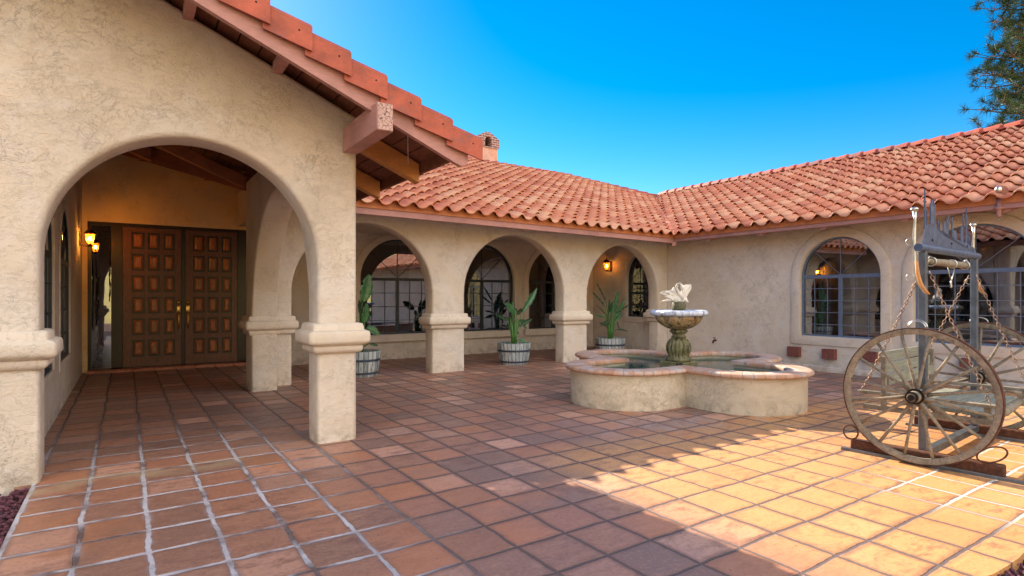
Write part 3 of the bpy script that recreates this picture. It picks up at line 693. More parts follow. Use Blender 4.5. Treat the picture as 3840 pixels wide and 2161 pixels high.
# entry doors ---------------------------------------------------------------------------------
bm = bmesh.new()
for (x0, x1, z0, z1) in ((-0.557, -0.505, 0.04, 2.60), (-0.225, -0.062, 0.04, 2.545), (1.784, 1.955, 0.04, 2.545), (2.23, 2.28, 0.04, 2.60), (-0.505, 2.23, 2.545, 2.60), (0.843, 0.898, 0.04, 2.545), (-0.505, 2.23, 0.03, 0.062)):
    add_box(bm, x0, x1, 12.24, 12.32, z0, z1)
fr = B('door_frame', bm, M['door_dark'], H)
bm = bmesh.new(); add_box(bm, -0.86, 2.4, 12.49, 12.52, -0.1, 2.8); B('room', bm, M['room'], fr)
for x0 in (-0.062, 0.898):
    W, Z0, Z1 = 0.886 if x0 > 0 else 0.905, 0.062, 2.54
    d = bmesh.new()
    xs = [x0 + W * t for t in (0.0, 0.145, 0.385, 0.42, 0.655, 0.69, 0.90, 1.0)]
    add_box(d, x0 + 0.004, x0 + W - 0.004, 12.262, 12.30, Z0, Z1)
    door = B('door', d, M['door_dark'], H); d = bmesh.new()
    rows = [(0.23 + 0.385 * i, 0.23 + 0.385 * i + 0.30) for i in range(6)]
    cols = [(x0 + W * 0.15, x0 + W * 0.365), (x0 + W * 0.42, x0 + W * 0.625), (x0 + W * 0.69, x0 + W * 0.885)]
    yf = 12.243
    for (a, b) in ((x0 + 0.004, cols[0][0]), (cols[2][1], x0 + W - 0.004)): add_box(d, a, b, yf, 12.2615, Z0, Z1, bev=0.003)
    zz_ = [Z0] + [q for r in rows for q in r] + [Z1]
    for k in range(0, len(zz_), 2): add_box(d, cols[0][0] + 0.0005, cols[2][1] - 0.0005, yf, 12.2615, zz_[k], zz_[k + 1], bev=0.003)
    for (a, b) in ((cols[0][1], cols[1][0]), (cols[1][1], cols[2][0])):
        for (z0, z1) in rows: add_box(d, a, b, yf + 0.0015, 12.2615, z0 + 0.0005, z1 - 0.0005, bev=0.003)
    B('stiles_and_rails', d, M['door'], door)
    pme = None
    for (a, b) in cols:
        for (z0, z1) in rows:
            p = bmesh.new(); cx, cz = (a + b) / 2, (z0 + z1) / 2; hw, hh = (b - a) / 2 - 0.030, (z1 - z0) / 2 - 0.034
            q = [[p.verts.new((cx + sx * w_, yy, cz + sz * h_)) for sx, sz in ((-1, -1), (1, -1), (1, 1), (-1, 1))] for (w_, h_, yy) in ((hw, hh, 12.261), (hw, hh, 12.257), (hw - 0.028, hh - 0.028, 12.238), (hw - 0.034, hh - 0.034, 12.238))]
            for r0, r1 in zip(q, q[1:]):
                for k in range(4): p.faces.new([r0[k], r0[(k + 1) % 4], r1[(k + 1) % 4], r1[k]])
            p.faces.new(q[-1]); B('panel', p, M['door_panel'], door)
    hx = x0 + W * (0.945 if x0 < 0.5 else 0.05)
    hbm = bmesh.new()
    add_lathe(hbm, [(0.0, 0.0), (0.034, 0.0), (0.036, 0.01), (0.022, 0.022), (0.016, 0.03), (0.0, 0.03)], 16)
    for v in hbm.verts: v.co = Vector((hx + v.co.x, 12.242 - v.co.z, 1.20 + v.co.y))
    add_box(hbm, hx - 0.03, hx + 0.03, 12.228, 12.242, 1.02, 1.14, bev=0.008)
    add_tube(hbm, [(hx, 12.24, 1.04), (hx, 12.18, 1.0), (hx, 12.165, 0.92), (hx, 12.165, 0.82), (hx, 12.19, 0.75), (hx, 12.24, 0.73)], [0.012, 0.014, 0.016, 0.014, 0.012, 0.018], 8)
    B('handle', hbm, M['gold'], door, smooth=True)
for (x0, x1) in ((-0.505, -0.225), (1.955, 2.23)):
    bm = bmesh.new(); add_box(bm, x0, x1, 12.275, 12.281, 0.062, 2.545); sp = B('side_light', bm, M['glass'], H)
    bm = bmesh.new(); xc = (x0 + x1) / 2                       # leaded floral filigree
    add_tube(bm, [(x0 + 0.09 + 0.01 * math.sin(k * 1.7), 12.27, 0.3 + k * 0.055) for k in range(31)], 0.004, 6)
    for k in range(60):
        z = 1.45 - abs(random.gauss(0, 0.25)) + random.choice((0, 0.15)); w_ = 0.035
        add_tube(bm, [(x0 + 0.09, 12.27, z), (x0 + 0.09 + random.uniform(-w_, w_), 12.27, z + 0.04), (x0 + 0.09 + random.uniform(-w_, w_), 12.27, z + 0.08)], 0.0035, 5)
    for k in range(150):
        t = random.random(); cx = x0 + 0.02 + 0.24 * t; top = 2.5 if random.random() < .75 else 2.5 - 0.5 * random.random() * t ** 3
        cz = 2.53 - random.random() * (0.10 + 0.22 * abs(t - 0.35) ** 1.0 + 0.25 * t ** 4)
        a = random.uniform(0, 6.28); add_tube(bm, [(cx, 12.27, cz), (min(x1 - .01, cx + 0.02 * math.cos(a)), 12.27, cz + 0.02 * math.sin(a)), (min(x1 - .01, max(x0 + .01, cx + 0.035 * math.cos(a + 1))), 12.27, cz + 0.03 * math.sin(a + 1))], 0.0042, 5)
    add_tube(bm, [(x1 - 0.02 + 0.006 * math.sin(k), 12.27, 2.3 - k * 0.06) for k in range(19)], [0.012 + 0.006 * math.sin(k * 2.1) for k in range(19)], 5)
    for k in range(70):
        cx = random.uniform(x0 + 0.03, x0 + 0.17); cz = 0.1 + random.random() ** 2 * 0.5; a = random.uniform(0, 6.28)
        add_tube(bm, [(cx, 12.27, cz), (cx + 0.02 * math.cos(a), 12.27, cz + 0.03 * math.sin(a))], 0.004, 5)
    B('leading', bm, M['iron'], sp)

# beams and rafters ---------------------------------------------------------------------------
def rafter(name, a, b, w_, h_, mat, parent=H, tail=None):
    """box from a to b (points on the centre of the underside), vertical sides"""
    a, b = Vector(a), Vector(b); d = (b - a); side = Vector((-d.y, d.x, 0)).normalized() * (w_ / 2)
    bm = bmesh.new(); up = Vector((0, 0, h_))
    dn = d.normalized()
    q = [a - side, a + side, a + side + up, a - side + up]; e = [b - side, b + side, b + side + up, b - side + up]
    va = [bm.verts.new(x) for x in q]; vb = [bm.verts.new(x) for x in e]
    bm.faces.new(va); bm.faces.new(vb[::-1])
    for k in range(4): bm.faces.new([va[k], vb[k], vb[(k + 1) % 4], va[(k + 1) % 4]])
    bmesh.ops.bevel(bm, geom=bm.edges[:], offset=0.006, segments=1, affect='EDGES')
    return B(name, bm, mat, parent)
bm = bmesh.new(); add_box(bm, 1.615, 1.75, 4.30, 5.16, 2.60, 2.82, bev=0.008)
hb = B('beam', bm, M['paint'], H)
bm = bmesh.new(); add_box(bm, 1.622, 1.743, 4.2955, 4.2985, 2.607, 2.813); B('end_grain', bm, M['crackwood'], hb)
def zr(x): return 2.465 + P_S * (2.51 - x)
for i, y in enumerate((5.5, 6.6, 7.7)):
    rafter('rafter', (2.50, y, zr(2.50)), (1.77, y, zr(1.77)), 0.11, 0.20, M['rafter'])
for y in (5.9, 6.9, 7.9):
    rafter('rafter', (1.40, y, zr(1.40)), (-2.4, y, zr(-2.4)), 0.11, 0.20, M['beam'])
rafter('rafter', (1.40, 9.02, 2.86), (-2.4, 9.02, 2.86 + 3.8 * P_S), 0.11, 0.165, M['beam'])
rafter('valley_beam', (1.47, 9.05, 2.82), (-1.3, 11.8, 2.82 + 2.77 * 0.42), 0.13, 0.22, M['beam'])
rafter('rafter', (0.30, 10.05, 3.30), (-2.4, 10.05, 3.30 + 2.7 * P_S), 0.11, 0.17, M['beam'])
rafter('rafter', (-0.6, 11.0, 3.68), (-2.4, 11.0, 3.68 + 1.8 * P_S), 0.11, 0.17, M['beam'])
for x in (0.2, 1.0):
    rafter('rafter', (x, 10.4 + (0.2 - x) * 1.0, 3.36 - (x - 0.2) * .42), (x, 12.19, 3.36 - (x - 0.2) * .42 + (12.19 - 10.4 - (0.2 - x)) * 0.4), 0.10, 0.16, M['beam'])
for x in (-0.2, 0.4, 1.06, -0.8):      # lookouts between rake board and gable wall
    bm = bmesh.new(); z = zP(x) - 0.125; add_box(bm, x - 0.035, x + 0.035, 4.475, 5.165, z, z + 0.09); B('lookout', bm, M['paint'], H)
# rake board (sloping fascia at the gable edge), with rounded foot
bm = bmesh.new()
pts = []
for x in (P_EX - 0.10,): pass
low = lambda x: 2.432 + P_S * (2.44 - x)
o2 = [(-2.4, low(-2.4)), (2.37, low(2.37)), (2.43, low(2.43) + 0.005), (2.475, low(2.475) + 0.04), (2.49, low(2.49) + 0.09), (2.49, zP(2.49) - 0.075), (-2.4, zP(-2.4) - 0.075)]
fv = [bm.verts.new((x, 4.42, z)) for x, z in o2]; bv = [bm.verts.new((x, 4.47, z)) for x, z in o2]
bm.faces.new(fv); bm.faces.new(bv[::-1])
for k in range(len(o2)): bm.faces.new([fv[k], bv[k], bv[(k + 1) % len(o2)], fv[(k + 1) % len(o2)]])
B('rake_board', bm, M['paint'], H)
bm = bmesh.new()       # left half of the gable
o2 = [(-2.401, low(-2.4)), (-2.401, zP(-2.4) - 0.035), (-7.4, 2.5), (-7.4, 2.35)]
fv = [bm.verts.new((x, 4.42, z)) for x, z in o2]; bv = [bm.verts.new((x, 4.47, z)) for x, z in o2]
bm.faces.new(fv); bm.faces.new(bv[::-1])
for k in range(4): bm.faces.new([fv[k], bv[k], bv[(k + 1) % 4], fv[(k + 1) % 4]])
B('rake_board', bm, M['paint'], H)
# board decks (soffits): planks laid along Y, little gaps between
bm = bmesh.new()
x = 2.52
while x > -2.4:
    x1 = max(-2.4, x - 0.148); yy = 8.25 + max(0, (2.53 - x)) * 1.05
    for (xa, xb) in ((x, x1),):
        t = [(xa, 4.475), (xb, 4.475), (xb, yy), (xa, yy)]
        a = [bm.verts.new((p, q, zP(p) - 0.005)) for p, q in t]; b = [bm.verts.new((p, q, zP(p) - 0.020)) for p, q in t]
        bm.faces.new(a[::-1]); bm.faces.new(b)
        for k in range(4): bm.faces.new([a[k], a[(k + 1) % 4], b[(k + 1) % 4], b[k]])
    x = x1 - 0.012
B('soffit', bm, M['deck'], H)
prism('roof_deck', [(2.47, 4.48, zP(2.47) + 0.002), (2.47, 8.2, zP(2.47) + 0.002), (-2.4, 13.3, zP(-2.4) + 0.002), (-2.4, 4.48, zP(-2.4) + 0.002)], 0.006, M['hole'], H)
rafter('eave_board', (2.53, 4.48, zP(2.53) - 0.13), (2.53, 8.1, zP(2.53) - 0.13), 0.035, 0.125, M['deck'])
# decks below the tile fields of the main roof and of the wing
RX, RY = 14.7, 13.3
prism('roof_deck', [(-2.4, 13.6, zA(-2.4, 13.6) - 0.05), (2.55, 8.28, zA(2.5, 8.28) - 0.05), (9.7, 8.28, zA(9.7, 8.28) - 0.05), (RX, RY, zB(RX) - 0.05), (12.7, 15.4, zA(12.7, 15.4) - 0.05), (-2.4, 15.4, zA(-2.4, 15.4) - 0.05)], 0.03, M['deck'], H)
prism('roof_deck', [(9.7, 8.28, zB(9.7) - 0.05), (9.7, -5.4, zB(9.7) - 0.05), (RX, -5.4, zB(RX) - 0.05), (RX, RY, zB(RX) - 0.05)], 0.03, M['deck'], H)
zr1 = zA(12.7, 15.4)
for pts in ([(-7.4, 15.4, zr1), (12.7, 15.4, zr1), (19.6, 22.3, 2.77), (-7.4, 22.3, 2.77)],
            [(12.7, 15.4, zr1), (RX, RY, zB(RX)), (19.8, 8.2, 2.61), (19.8, 22.3, 2.77)],
            [(RX, RY, zB(RX)), (RX, -5.4, zB(RX)), (19.8, -5.4, 2.61), (19.8, 8.2, 2.61)],
            [(-2.4, 4.42, zP(-2.4)), (-2.4, 15.4, zP(-2.4)), (-7.4, 15.4, 2.6), (-7.4, 4.42, 2.6)],
            [(-2.4, 13.4, zP(-2.4)), (-2.4, 15.4, zr1), (-7.4, 15.4, zr1), (-7.4, 13.4, 4.7)]):
    prism('rear_roof', [(p[0], p[1], p[2] - 0.02) for p in pts], 0.03, M['raketile'], H)

# fascia boards
rafter('fascia', (2.62, 8.25, zA(2.62, 8.2) - 0.175), (9.68, 8.25, zA(9.68, 8.2) - 0.175), 0.035, 0.105, M['paint'])
rafter('fascia', (9.65, 8.25, zB(9.65) - 0.165), (9.65, -5.4, zB(9.65) - 0.165), 0.035, 0.105, M['paint'])
for x in (2.94, 4.15, 5.38, 6.59, 7.78, 8.91):
    z = zA(x, 8.3) - 0.215; rafter('rafter_tail', (x, 8.275, z), (x, 8.89, z + 0.6 * 0.22), 0.095, 0.125, M['paint'])
for y in (7.41, 6.27, 5.12, 3.9, 2.7, 1.5, 0.3):
    z = zB(9.7) - 0.225; rafter('rafter_tail', (9.675, y, z), (10.19, y, z + 0.5 * 0.22), 0.095, 0.125, M['paint'])
rafter('rafter_tail', (9.60, 8.2, 2.375), (10.05, 8.65, 2.46), 0.09, 0.10, M['paint'])

# tile fields ---------------------------------------------------------------------------------
def tprof(t):
    t %= 1.0
    if t < 0.5: return 0.059 * math.sin(math.pi * t / 0.5) ** 0.9
    return -0.022 * math.sin(math.pi * (t - 0.5) / 0.5)
def tile_field(P0, U, V, ulen, vlen, clips, w_=0.288, e=0.33, S=12, name='roof', rev=False, skew=0.0):
    U = Vector(U).normalized(); V = Vector(V).normalized(); Nn = U.cross(V).normalized()
    if Nn.z < 0: Nn = -Nn
    P0 = Vector(P0); bm = bmesh.new(); uvl = bm.loops.layers.uv.new('UVMap')
    nu = int(ulen / w_) + 1; nv = int(vlen / e) + 1
    rnd = random.Random(3)
    for j in range(nv):
        v0 = j * e - (0.0 if j else 0.03); v1 = (j + 1) * e + 0.03
        jit = [(rnd.uniform(-0.007, 0.007), rnd.uniform(-0.010, 0.010)) for _ in range(nu)]
        lo, hi, un = [], [], []
        for i in range(nu * S + 1):
            t = i / S; ti = min(int(t), nu - 1); h = tprof(1 - t if rev else t)
            if i % S == 0 and 0 < i < nu * S: jz = (jit[ti][0] + jit[ti - 1][0]) / 2; jv = (jit[ti][1] + jit[ti - 1][1]) / 2
            else: jz, jv = jit[ti]
            u = t * w_
            lo.append(bm.verts.new(P0 + U * u + V * (v0 + jv) + Nn * (h + 0.045 + jz)))
            hi.append(bm.verts.new(P0 + U * u + V * v1 + Nn * (h - 0.001)))
            un.append(bm.verts.new(P0 + U * u + V * (v0 + jv + 0.004) + Nn * (h + 0.045 + jz - 0.024)))
        for i in range(nu * S):
            for q, (a, b, c, d), vv in ((0, (lo[i], lo[i + 1], hi[i + 1], hi[i]), 0.5), (1, (un[i], un[i + 1], lo[i + 1], lo[i]), 0.5)):
                f = bm.faces.new([a, b, c, d]); f.smooth = True
                for lp in f.loops: lp[uvl].uv = ((i + 0.5) / S, j + vv)
        for i in range(nu * S + 1):
            pass
    # keep the lip edges crisp
    for ed in bm.edges:
        if len(ed.link_faces) == 2 and ed.calc_face_angle(0) > R(50): ed.smooth = False
    for (co, no) in clips:
        bmesh.ops.bisect_plane(bm, geom=bm.verts[:] + bm.edges[:] + bm.faces[:], plane_co=co, plane_no=no, clear_outer=True, dist=1e-5)
    return B(name, bm, M['rooftile'], H, recalc=False)
cA = math.hypot(1, 0.40)
# main roof over the arcade: keep x-side of porch valley, of wing valley and of the hip
tile_field((-1.629, 8.16, zA(-1.629, 8.16)), (1, 0, -0.012), (0, 1, 0.40), 16.6, 7.25 * cA, [
    ((2.5, 8.2, 0), (-1, -1 / 1.05, 0)),            # valley with porch
    ((9.6, 8.2, 0), (1, -1, 0)),                    # valley with wing
    ((RX, RY, 0), (1, 1, 0)),                       # hip
    ((0, 15.42, 0), (0, 1, 0))], name='roof')
tile_field((9.56, 14.12, zB(9.56)), (0, -1, 0), (1, 0, 0.40), 19.4, 5.14 * cA, [
    ((9.6, 8.2, 0), (-1, 1, 0)), ((RX, 0, 0), (1, 0, 0))], name='roof')
tile_field((P_EX + 0.03, 4.66, zP(P_EX) + 0.012), (0, 1, 0), (-1, 0, P_S), 9.2, 4.93 * math.hypot(1, P_S), [
    ((2.5, 8.2, 0), (1, 1 / 1.05, 0)), ((-2.4, 0, 0), (-1, 0, 0))], name='roof')
# clay closure pieces behind the scalloped eaves
def closure(P0, U, ulen, hgt, w_=0.288, rev=False):
    U = Vector(U).normalized(); bm = bmesh.new(); P0 = Vector(P0); n = int(ulen / w_ * 12); a = []; b = []
    for i in range(n + 1):
        u = ulen * i / n; t = u / w_
        a.append(bm.verts.new(P0 + U * u + Vector((0, 0, -hgt)))); b.append(bm.verts.new(P0 + U * u + Vector((0, 0, 0.012 + tprof(1 - t if rev else t)))))
    for i in range(n): bm.faces.new([a[i], a[i + 1], b[i + 1], b[i]])
    return B('eave_closure', bm, M['closure'], H, smooth=True)
closure((-1.629 + 0.288 * 15, 8.215, zA(2.605, 8.215)), (1, 0, -0.012), 6.9, 0.085)
closure((9.61, 14.12 - 0.288 * 20, zB(9.61)), (0, -1, 0), 13.6, 0.08)
# ridge caps
def ridge(A, Bp, name='ridge_cap'):
    A, Bp = Vector(A), Vector(Bp); d = (Bp - A); L = d.length; d.normalize(); side = Vector((-d.y, d.x, 0)).normalized(); up = side.cross(d); up = up if up.z > 0 else -up
    bm = bmesh.new(); n = int(L / 0.33)
    for i in range(n):
        s0, s1 = i * 0.33, (i + 1) * 0.33 + 0.03; r0, r1 = 0.165, 0.145
        rings = []
        for s, r, th in ((s0, r0, 0.022), (s1, r1, 0)):
            rings.append([bm.verts.new(A + d * s + side * (r * math.cos(t)) + up * (r * 0.72 * math.sin(t) + th)) for t in [math.pi * k / 8 for k in range(9)]])
        a, b = rings
        for k in range(8): bm.faces.new([a[k], a[k + 1], b[k + 1], b[k]])
        bm.faces.new(a + [bm.verts.new(A + d * s0)])
    o = B(name, bm, M['raketile'], H); return autosmooth(o, 45)
ridge((RX, -5.4, zB(RX) + 0.01), (RX, RY, zB(RX) + 0.01)); ridge((12.7, 15.4, zr1 - 0.04), (-7.4, 15.4, zr1 + 0.18)); ridge((RX, RY, zB(RX) - 0.06), (12.7, 15.4, zr1 - 0.05))
ridge((-2.4, 4.4, zP(-2.4) + 0.05), (-2.4, 13.4, zP(-2.4) + 0.05))
# rake tiles on the porch gable: each an L-shaped clay piece with a nail hole
E3 = 0.3175; ca = 1 / math.hypot(1, P_S)
for i in range(15):
    s0 = i * E3; bm = bmesh.new()
    def pt(s, n_, y): return Vector((P_EX + 0.075 - s * ca - n_ * -P_S * ca * 0, y, zP(P_EX + 0.075) + s * P_S * ca + n_))
    lift = 0.035
    # side leg: lower end stands proud, upper end tucks under the next tile
    for (n0, n1, y0, y1) in ((-0.180, -0.012, 4.385, 4.402),):
        vs = []
        for s, pr, dz in ((s0, 0.028, 0.014), (s0 + E3 + 0.05, 0.0, -0.034)):
            for y in (y0 - pr, y1 - pr):
                for n_ in (n0 + dz, n1 + dz): vs.append(bm.verts.new(pt(s, n_, y)))
        for f in [(0, 1, 3, 2), (4, 6, 7, 5), (0, 4, 5, 1), (2, 3, 7, 6), (0, 2, 6, 4), (1, 5, 7, 3)]: bm.faces.new([vs[q] for q in f])
    prof = [(4.386, -0.004), (4.395, 0.008), (4.43, 0.032), (4.50, 0.062), (4.58, 0.080), (4.64, 0.082), (4.69, 0.060)]
    rr = []
    for s, pr, dz in ((s0, 0.028, 0.014), (s0 + E3 + 0.05, 0.0, -0.034)):
        rr.append([bm.verts.new(pt(s, n_ + dz, y - pr)) for y, n_ in [(4.384, -0.014)] + prof])
        rr.append([bm.verts.new(pt(s, n_ + dz - 0.016, y - pr)) for y, n_ in [(4.39, -0.018)] + prof])
    t0, u0, t1, u1 = rr
    for k in range(len(t0) - 1):
        bm.faces.new([t0[k], t0[k + 1], t1[k + 1], t1[k]]); bm.faces.new([t0[k], u0[k], u0[k + 1], t0[k + 1]])
    bmesh.ops.bevel(bm, geom=[e for e in bm.edges if e.calc_length() > 0.05 and len(e.link_faces) == 2 and e.calc_face_angle(0) > 1.2], offset=0.004, segments=1, affect='EDGES')
    rt = B('rake_tile', bm, M['raketile'], H)
    bm = bmesh.new(); c = pt(s0 + 0.10, -0.07, 4.364)
    add_tube(bm, [c, c + Vector((0, 0.004, 0))], 0.008, 8); B('nail_hole', bm, M['hole'], rt)
# chimney
bm = bmesh.new(); add_box(bm, 9.44, 10.26, 16.2, 16.9, 4.6, 6.22, bev=0.01); chm = B('chimney', bm, M['pink_stucco'], H)
TCH = lambda u, z, d: Vector((u, 16.16 - d, z))
top = [(9.40, 6.22), (10.30, 6.22), (10.30, 6.52), (10.12, 6.62), (9.95, 6.72), (9.78, 6.72), (9.60, 6.62), (9.40, 6.52)]
o = slab('chimney_cap', TCH, top, [arch(9.88, 0.13, 6.42, 0.15, 6.25, 12)], 0, -0.78, 0, M['chimbrick'], chm, outer_round=False)
bm = bmesh.new(); add_box(bm, 9.7, 10.05, 16.5, 16.52, 6.2, 6.65); B('flue', bm, M['hole'], chm)
# little wire stay and eave hook seen below the porch soffit
bm = bmesh.new(); add_tube(bm, [(2.02, 4.62, zP(2.02) - 0.07), (2.11, 4.85, zP(2.1) - 0.10), (2.22, 5.09, 2.56)], 0.004, 5); B('wire_stay', bm, M['chrome'], H)

# ---------------------------------------------------------------- lamps
def lantern(name, label, loc, direc, s=1.0, glow='bulb_dim'):
    """direc: unit vector from wall to room"""
    ang = math.atan2(direc[1], direc[0]); L = thing(name, label, 'wall lamp', loc, ang, 'lit iron lanterns on the house walls')
    bm = bmesh.new(); add_box(bm, 0, 0.015, -0.035 * s, 0.035 * s, -0.10 * s, 0.14 * s, bev=0.004)
    add_tube(bm, [(0.01, 0, -0.04 * s), (0.05 * s, 0, -0.085 * s), (0.10 * s, 0, -0.10 * s), (0.145 * s, 0, -0.09 * s)], 0.009 * s, 8)
    B('bracket', bm, M['lampiron'], L, local=True)
    cx = 0.15 * s; bm = bmesh.new()
    def sqr(r, z, n=6): return [Vector((cx + r * math.cos(R(60 * k + 30)), r * math.sin(R(60 * k + 30)), z)) for k in range(n)]
    b0, b1 = sqr(0.045 * s, -0.07 * s), sqr(0.088 * s, 0.11 * s)
    for k in range(6): add_tube(bm, [b0[k], b1[k]], 0.0055 * s, 5)
    add_tube(bm, b1, 0.007 * s, 5, closed=True); add_tube(bm, b0, 0.007 * s, 5, closed=True)
    add_tube(bm, [(cx, 0, -0.11 * s), (cx, 0, -0.065 * s)], [0.012 * s, 0.045 * s], 8)
    B('cage', bm, M['lampiron'], L, local=True)
    bm = bmesh.new(); vb = [bm.verts.new(v) for v in sqr(0.041 * s, -0.068 * s)]; vt = [bm.verts.new(v) for v in sqr(0.083 * s, 0.108 * s)]
    for k in range(6): bm.faces.new([vb[k], vb[(k + 1) % 6], vt[(k + 1) % 6], vt[k]])
    B('glass', bm, M['lampglass'], L, local=True)
    bm = bmesh.new(); r1, r2, r3 = sqr(0.10 * s, 0.112 * s), sqr(0.055 * s, 0.165 * s), sqr(0.02 * s, 0.185 * s)
    rg = [[bm.verts.new(v) for v in r] for r in (r1, r2, r3)]
    for a, b in zip(rg, rg[1:]):
        for k in range(6): bm.faces.new([a[k], a[(k + 1) % 6], b[(k + 1) % 6], b[k]])
    bm.faces.new(rg[2]); bm.faces.new(rg[0][::-1])
    add_tube(bm, [(cx, 0, 0.18 * s), (cx, 0, 0.21 * s), (cx, 0, 0.235 * s)], [0.012 * s, 0.016 * s, 0.002], 8)
    B('hood', bm, M['lampiron'], L, local=True)
    bm = bmesh.new(); add_ico(bm, (cx, 0, 0.03 * s), (0.022 * s, 0.022 * s, 0.036 * s), 2); B('bulb', bm, M[glow], L, smooth=True, local=True)
    return L
lantern('wall_lantern', 'lit amber lantern on a dark bracket beside the carved double entry doors', (-0.625, 11.35, 2.20), (1, 0, 0), 0.95, 'bulb_bright')
lantern('wall_lantern', 'lit amber lantern beside the narrow arched window inside the far right arcade arch', (10.195, 10.72, 2.05), (-1, 0, 0), 1.05)

# ---------------------------------------------------------------- fountain
FC = (6.19, 5.21)
FO = thing('fountain', 'cross shaped stucco fountain with brick coping, stained pedestal bowl and white swan', 'fountain', (FC[0], FC[1], 0))
def cross_path(hw, d, n=22):
    p = []
    for q in range(4):
        a0 = R(90 * q); c = (d * math.cos(a0), d * math.sin(a0))
        p.append((hw * math.sqrt(2) * math.cos(a0 - R(45)), hw * math.sqrt(2) * math.sin(a0 - R(45))))
        for k in range(5): # straight side out
            t = (k + 1) / 6; ox_, oy_ = p[-1] if False else (0, 0)
        for k in range(n + 1):
            t = a0 - R(90) + R(180) * k / n; p.append((c[0] + hw * math.cos(t), c[1] + hw * math.sin(t)))
    return p
FP = orient(cross_path(0.68, 1.0), True)
def dens(p, m=0.06):
    out = []
    for i in range(len(p)):
        a, b = Vector(p[i]), Vector(p[(i + 1) % len(p)]); n = max(1, int((b - a).length / m))
        for k in range(n): out.append(tuple(a.lerp(b, k / n)))
    return out
def sweep(path, prof, mat, name, parent, uv=True):
    """prof: list (offset to the inside, z)"""
    bm = bmesh.new(); ul = bm.loops.layers.uv.new('UVMap')
    base = path; rings = []
    L = [0]
    for i in range(len(path)): L.append(L[-1] + (Vector(path[(i + 1) % len(path)]) - Vector(path[i])).length)
    for o_, z in prof: rings.append([bm.verts.new((u, v, z)) for u, v in offset(base, o_)])
    n = len(path)
    for ri, (a, b) in enumerate(zip(rings, rings[1:])):
        for k in range(n):
            f = bm.faces.new([a[k], a[(k + 1) % n], b[(k + 1) % n], b[k]]); f.smooth = True
            for lp, (uu, vv) in zip(f.loops, ((L[k], ri), (L[k + 1], ri), (L[k + 1], ri + 1), (L[k], ri + 1))): lp[ul].uv = (uu, vv)
    o = B(name, bm, mat, parent, local=True, recalc=True); return autosmooth(o, 50)
FPd = dens(FP, 0.08)
sweep(FPd, [(0.0, -0.02), (0.0, 0.415), (0.18, 0.415), (0.18, 0.05)], M['fountain_stucco'], 'basin_wall', FO)
cp = [(0.0, 0.405), (-0.045, 0.405), (-0.062, 0.413), (-0.068, 0.428), (-0.064, 0.445), (-0.045, 0.457), (0.0, 0.462), (0.12, 0.463), (0.20, 0.460), (0.215, 0.450), (0.218, 0.43), (0.215, 0.405), (0.18, 0.40)]
sweep(FPd, cp, M['coping'], 'coping', FO)
bm = bmesh.new(); bm.faces.new([bm.verts.new((u, v, 0.365)) for u, v in offset(FP, 0.17)]); B('water', bm, M['water'], FO, local=True)
# pedestal
TZ = 0.0
bm = bmesh.new()
add_box(bm, -0.185, 0.185, -0.185, 0.185, 0.25, 0.44, bev=0.015)
for v in bm.verts: v.co = Matrix.Rotation(R(12), 3, 'Z') @ v.co
B('plinth', bm, M['bulb'], FO, local=True)
bm = bmesh.new()
add_lathe(bm, [(0.165, 0.44), (0.172, 0.465), (0.150, 0.49), (0.135, 0.505), (0.150, 0.54), (0.166, 0.59), (0.168, 0.63), (0.155, 0.68), (0.125, 0.725), (0.092, 0.75)], 96, 18, 0.16, lobefn=lambda z: 1 if 0.50 < z < 0.74 else 0)
B('fluted_bulb', bm, M['bulb'], FO, smooth=True, local=True)
bm = bmesh.new()
add_lathe(bm, [(0.09, 0.75), (0.098, 0.765), (0.082, 0.78), (0.08, 0.80), (0.105, 0.82), (0.120, 0.835), (0.118, 0.85), (0.10, 0.862), (0.09, 0.868)], 40)
B('neck', bm, M['bulb'], FO, smooth=True, local=True)
bm = bmesh.new()
lf = lambda z: max(0, min(1, (z - 0.86) / 0.06))
add_lathe(bm, [(0.088, 0.865), (0.13, 0.872), (0.185, 0.893), (0.24, 0.925), (0.285, 0.965), (0.312, 1.01), (0.322, 1.045)], 128, 8, 0.10, lobefn=lf)
B('bowl', bm, M['bowl'], FO, smooth=True, local=True)
bm = bmesh.new()
add_lathe(bm, [(0.315, 1.043), (0.355, 1.046), (0.382, 1.060), (0.390, 1.085), (0.382, 1.108), (0.355, 1.122), (0.315, 1.122), (0.285, 1.105), (0.27, 1.07), (0.26, 1.03)], 128, 8, 0.07)
B('bowl_rim', bm, M['rim'], FO, smooth=True, local=True)
bm = bmesh.new(); add_lathe(bm, [(0.0, 1.065), (0.27, 1.065), (0.27, 1.05)], 48); B('bowl_water', bm, M['water'], FO, local=True)
bm = bmesh.new(); add_ico(bm, (-0.0, 0, 1.17), (0.095, 0.09, 0.105), 3, 0.05); B('pebble_nest', bm, M['pebble'], FO, smooth=True, local=True)
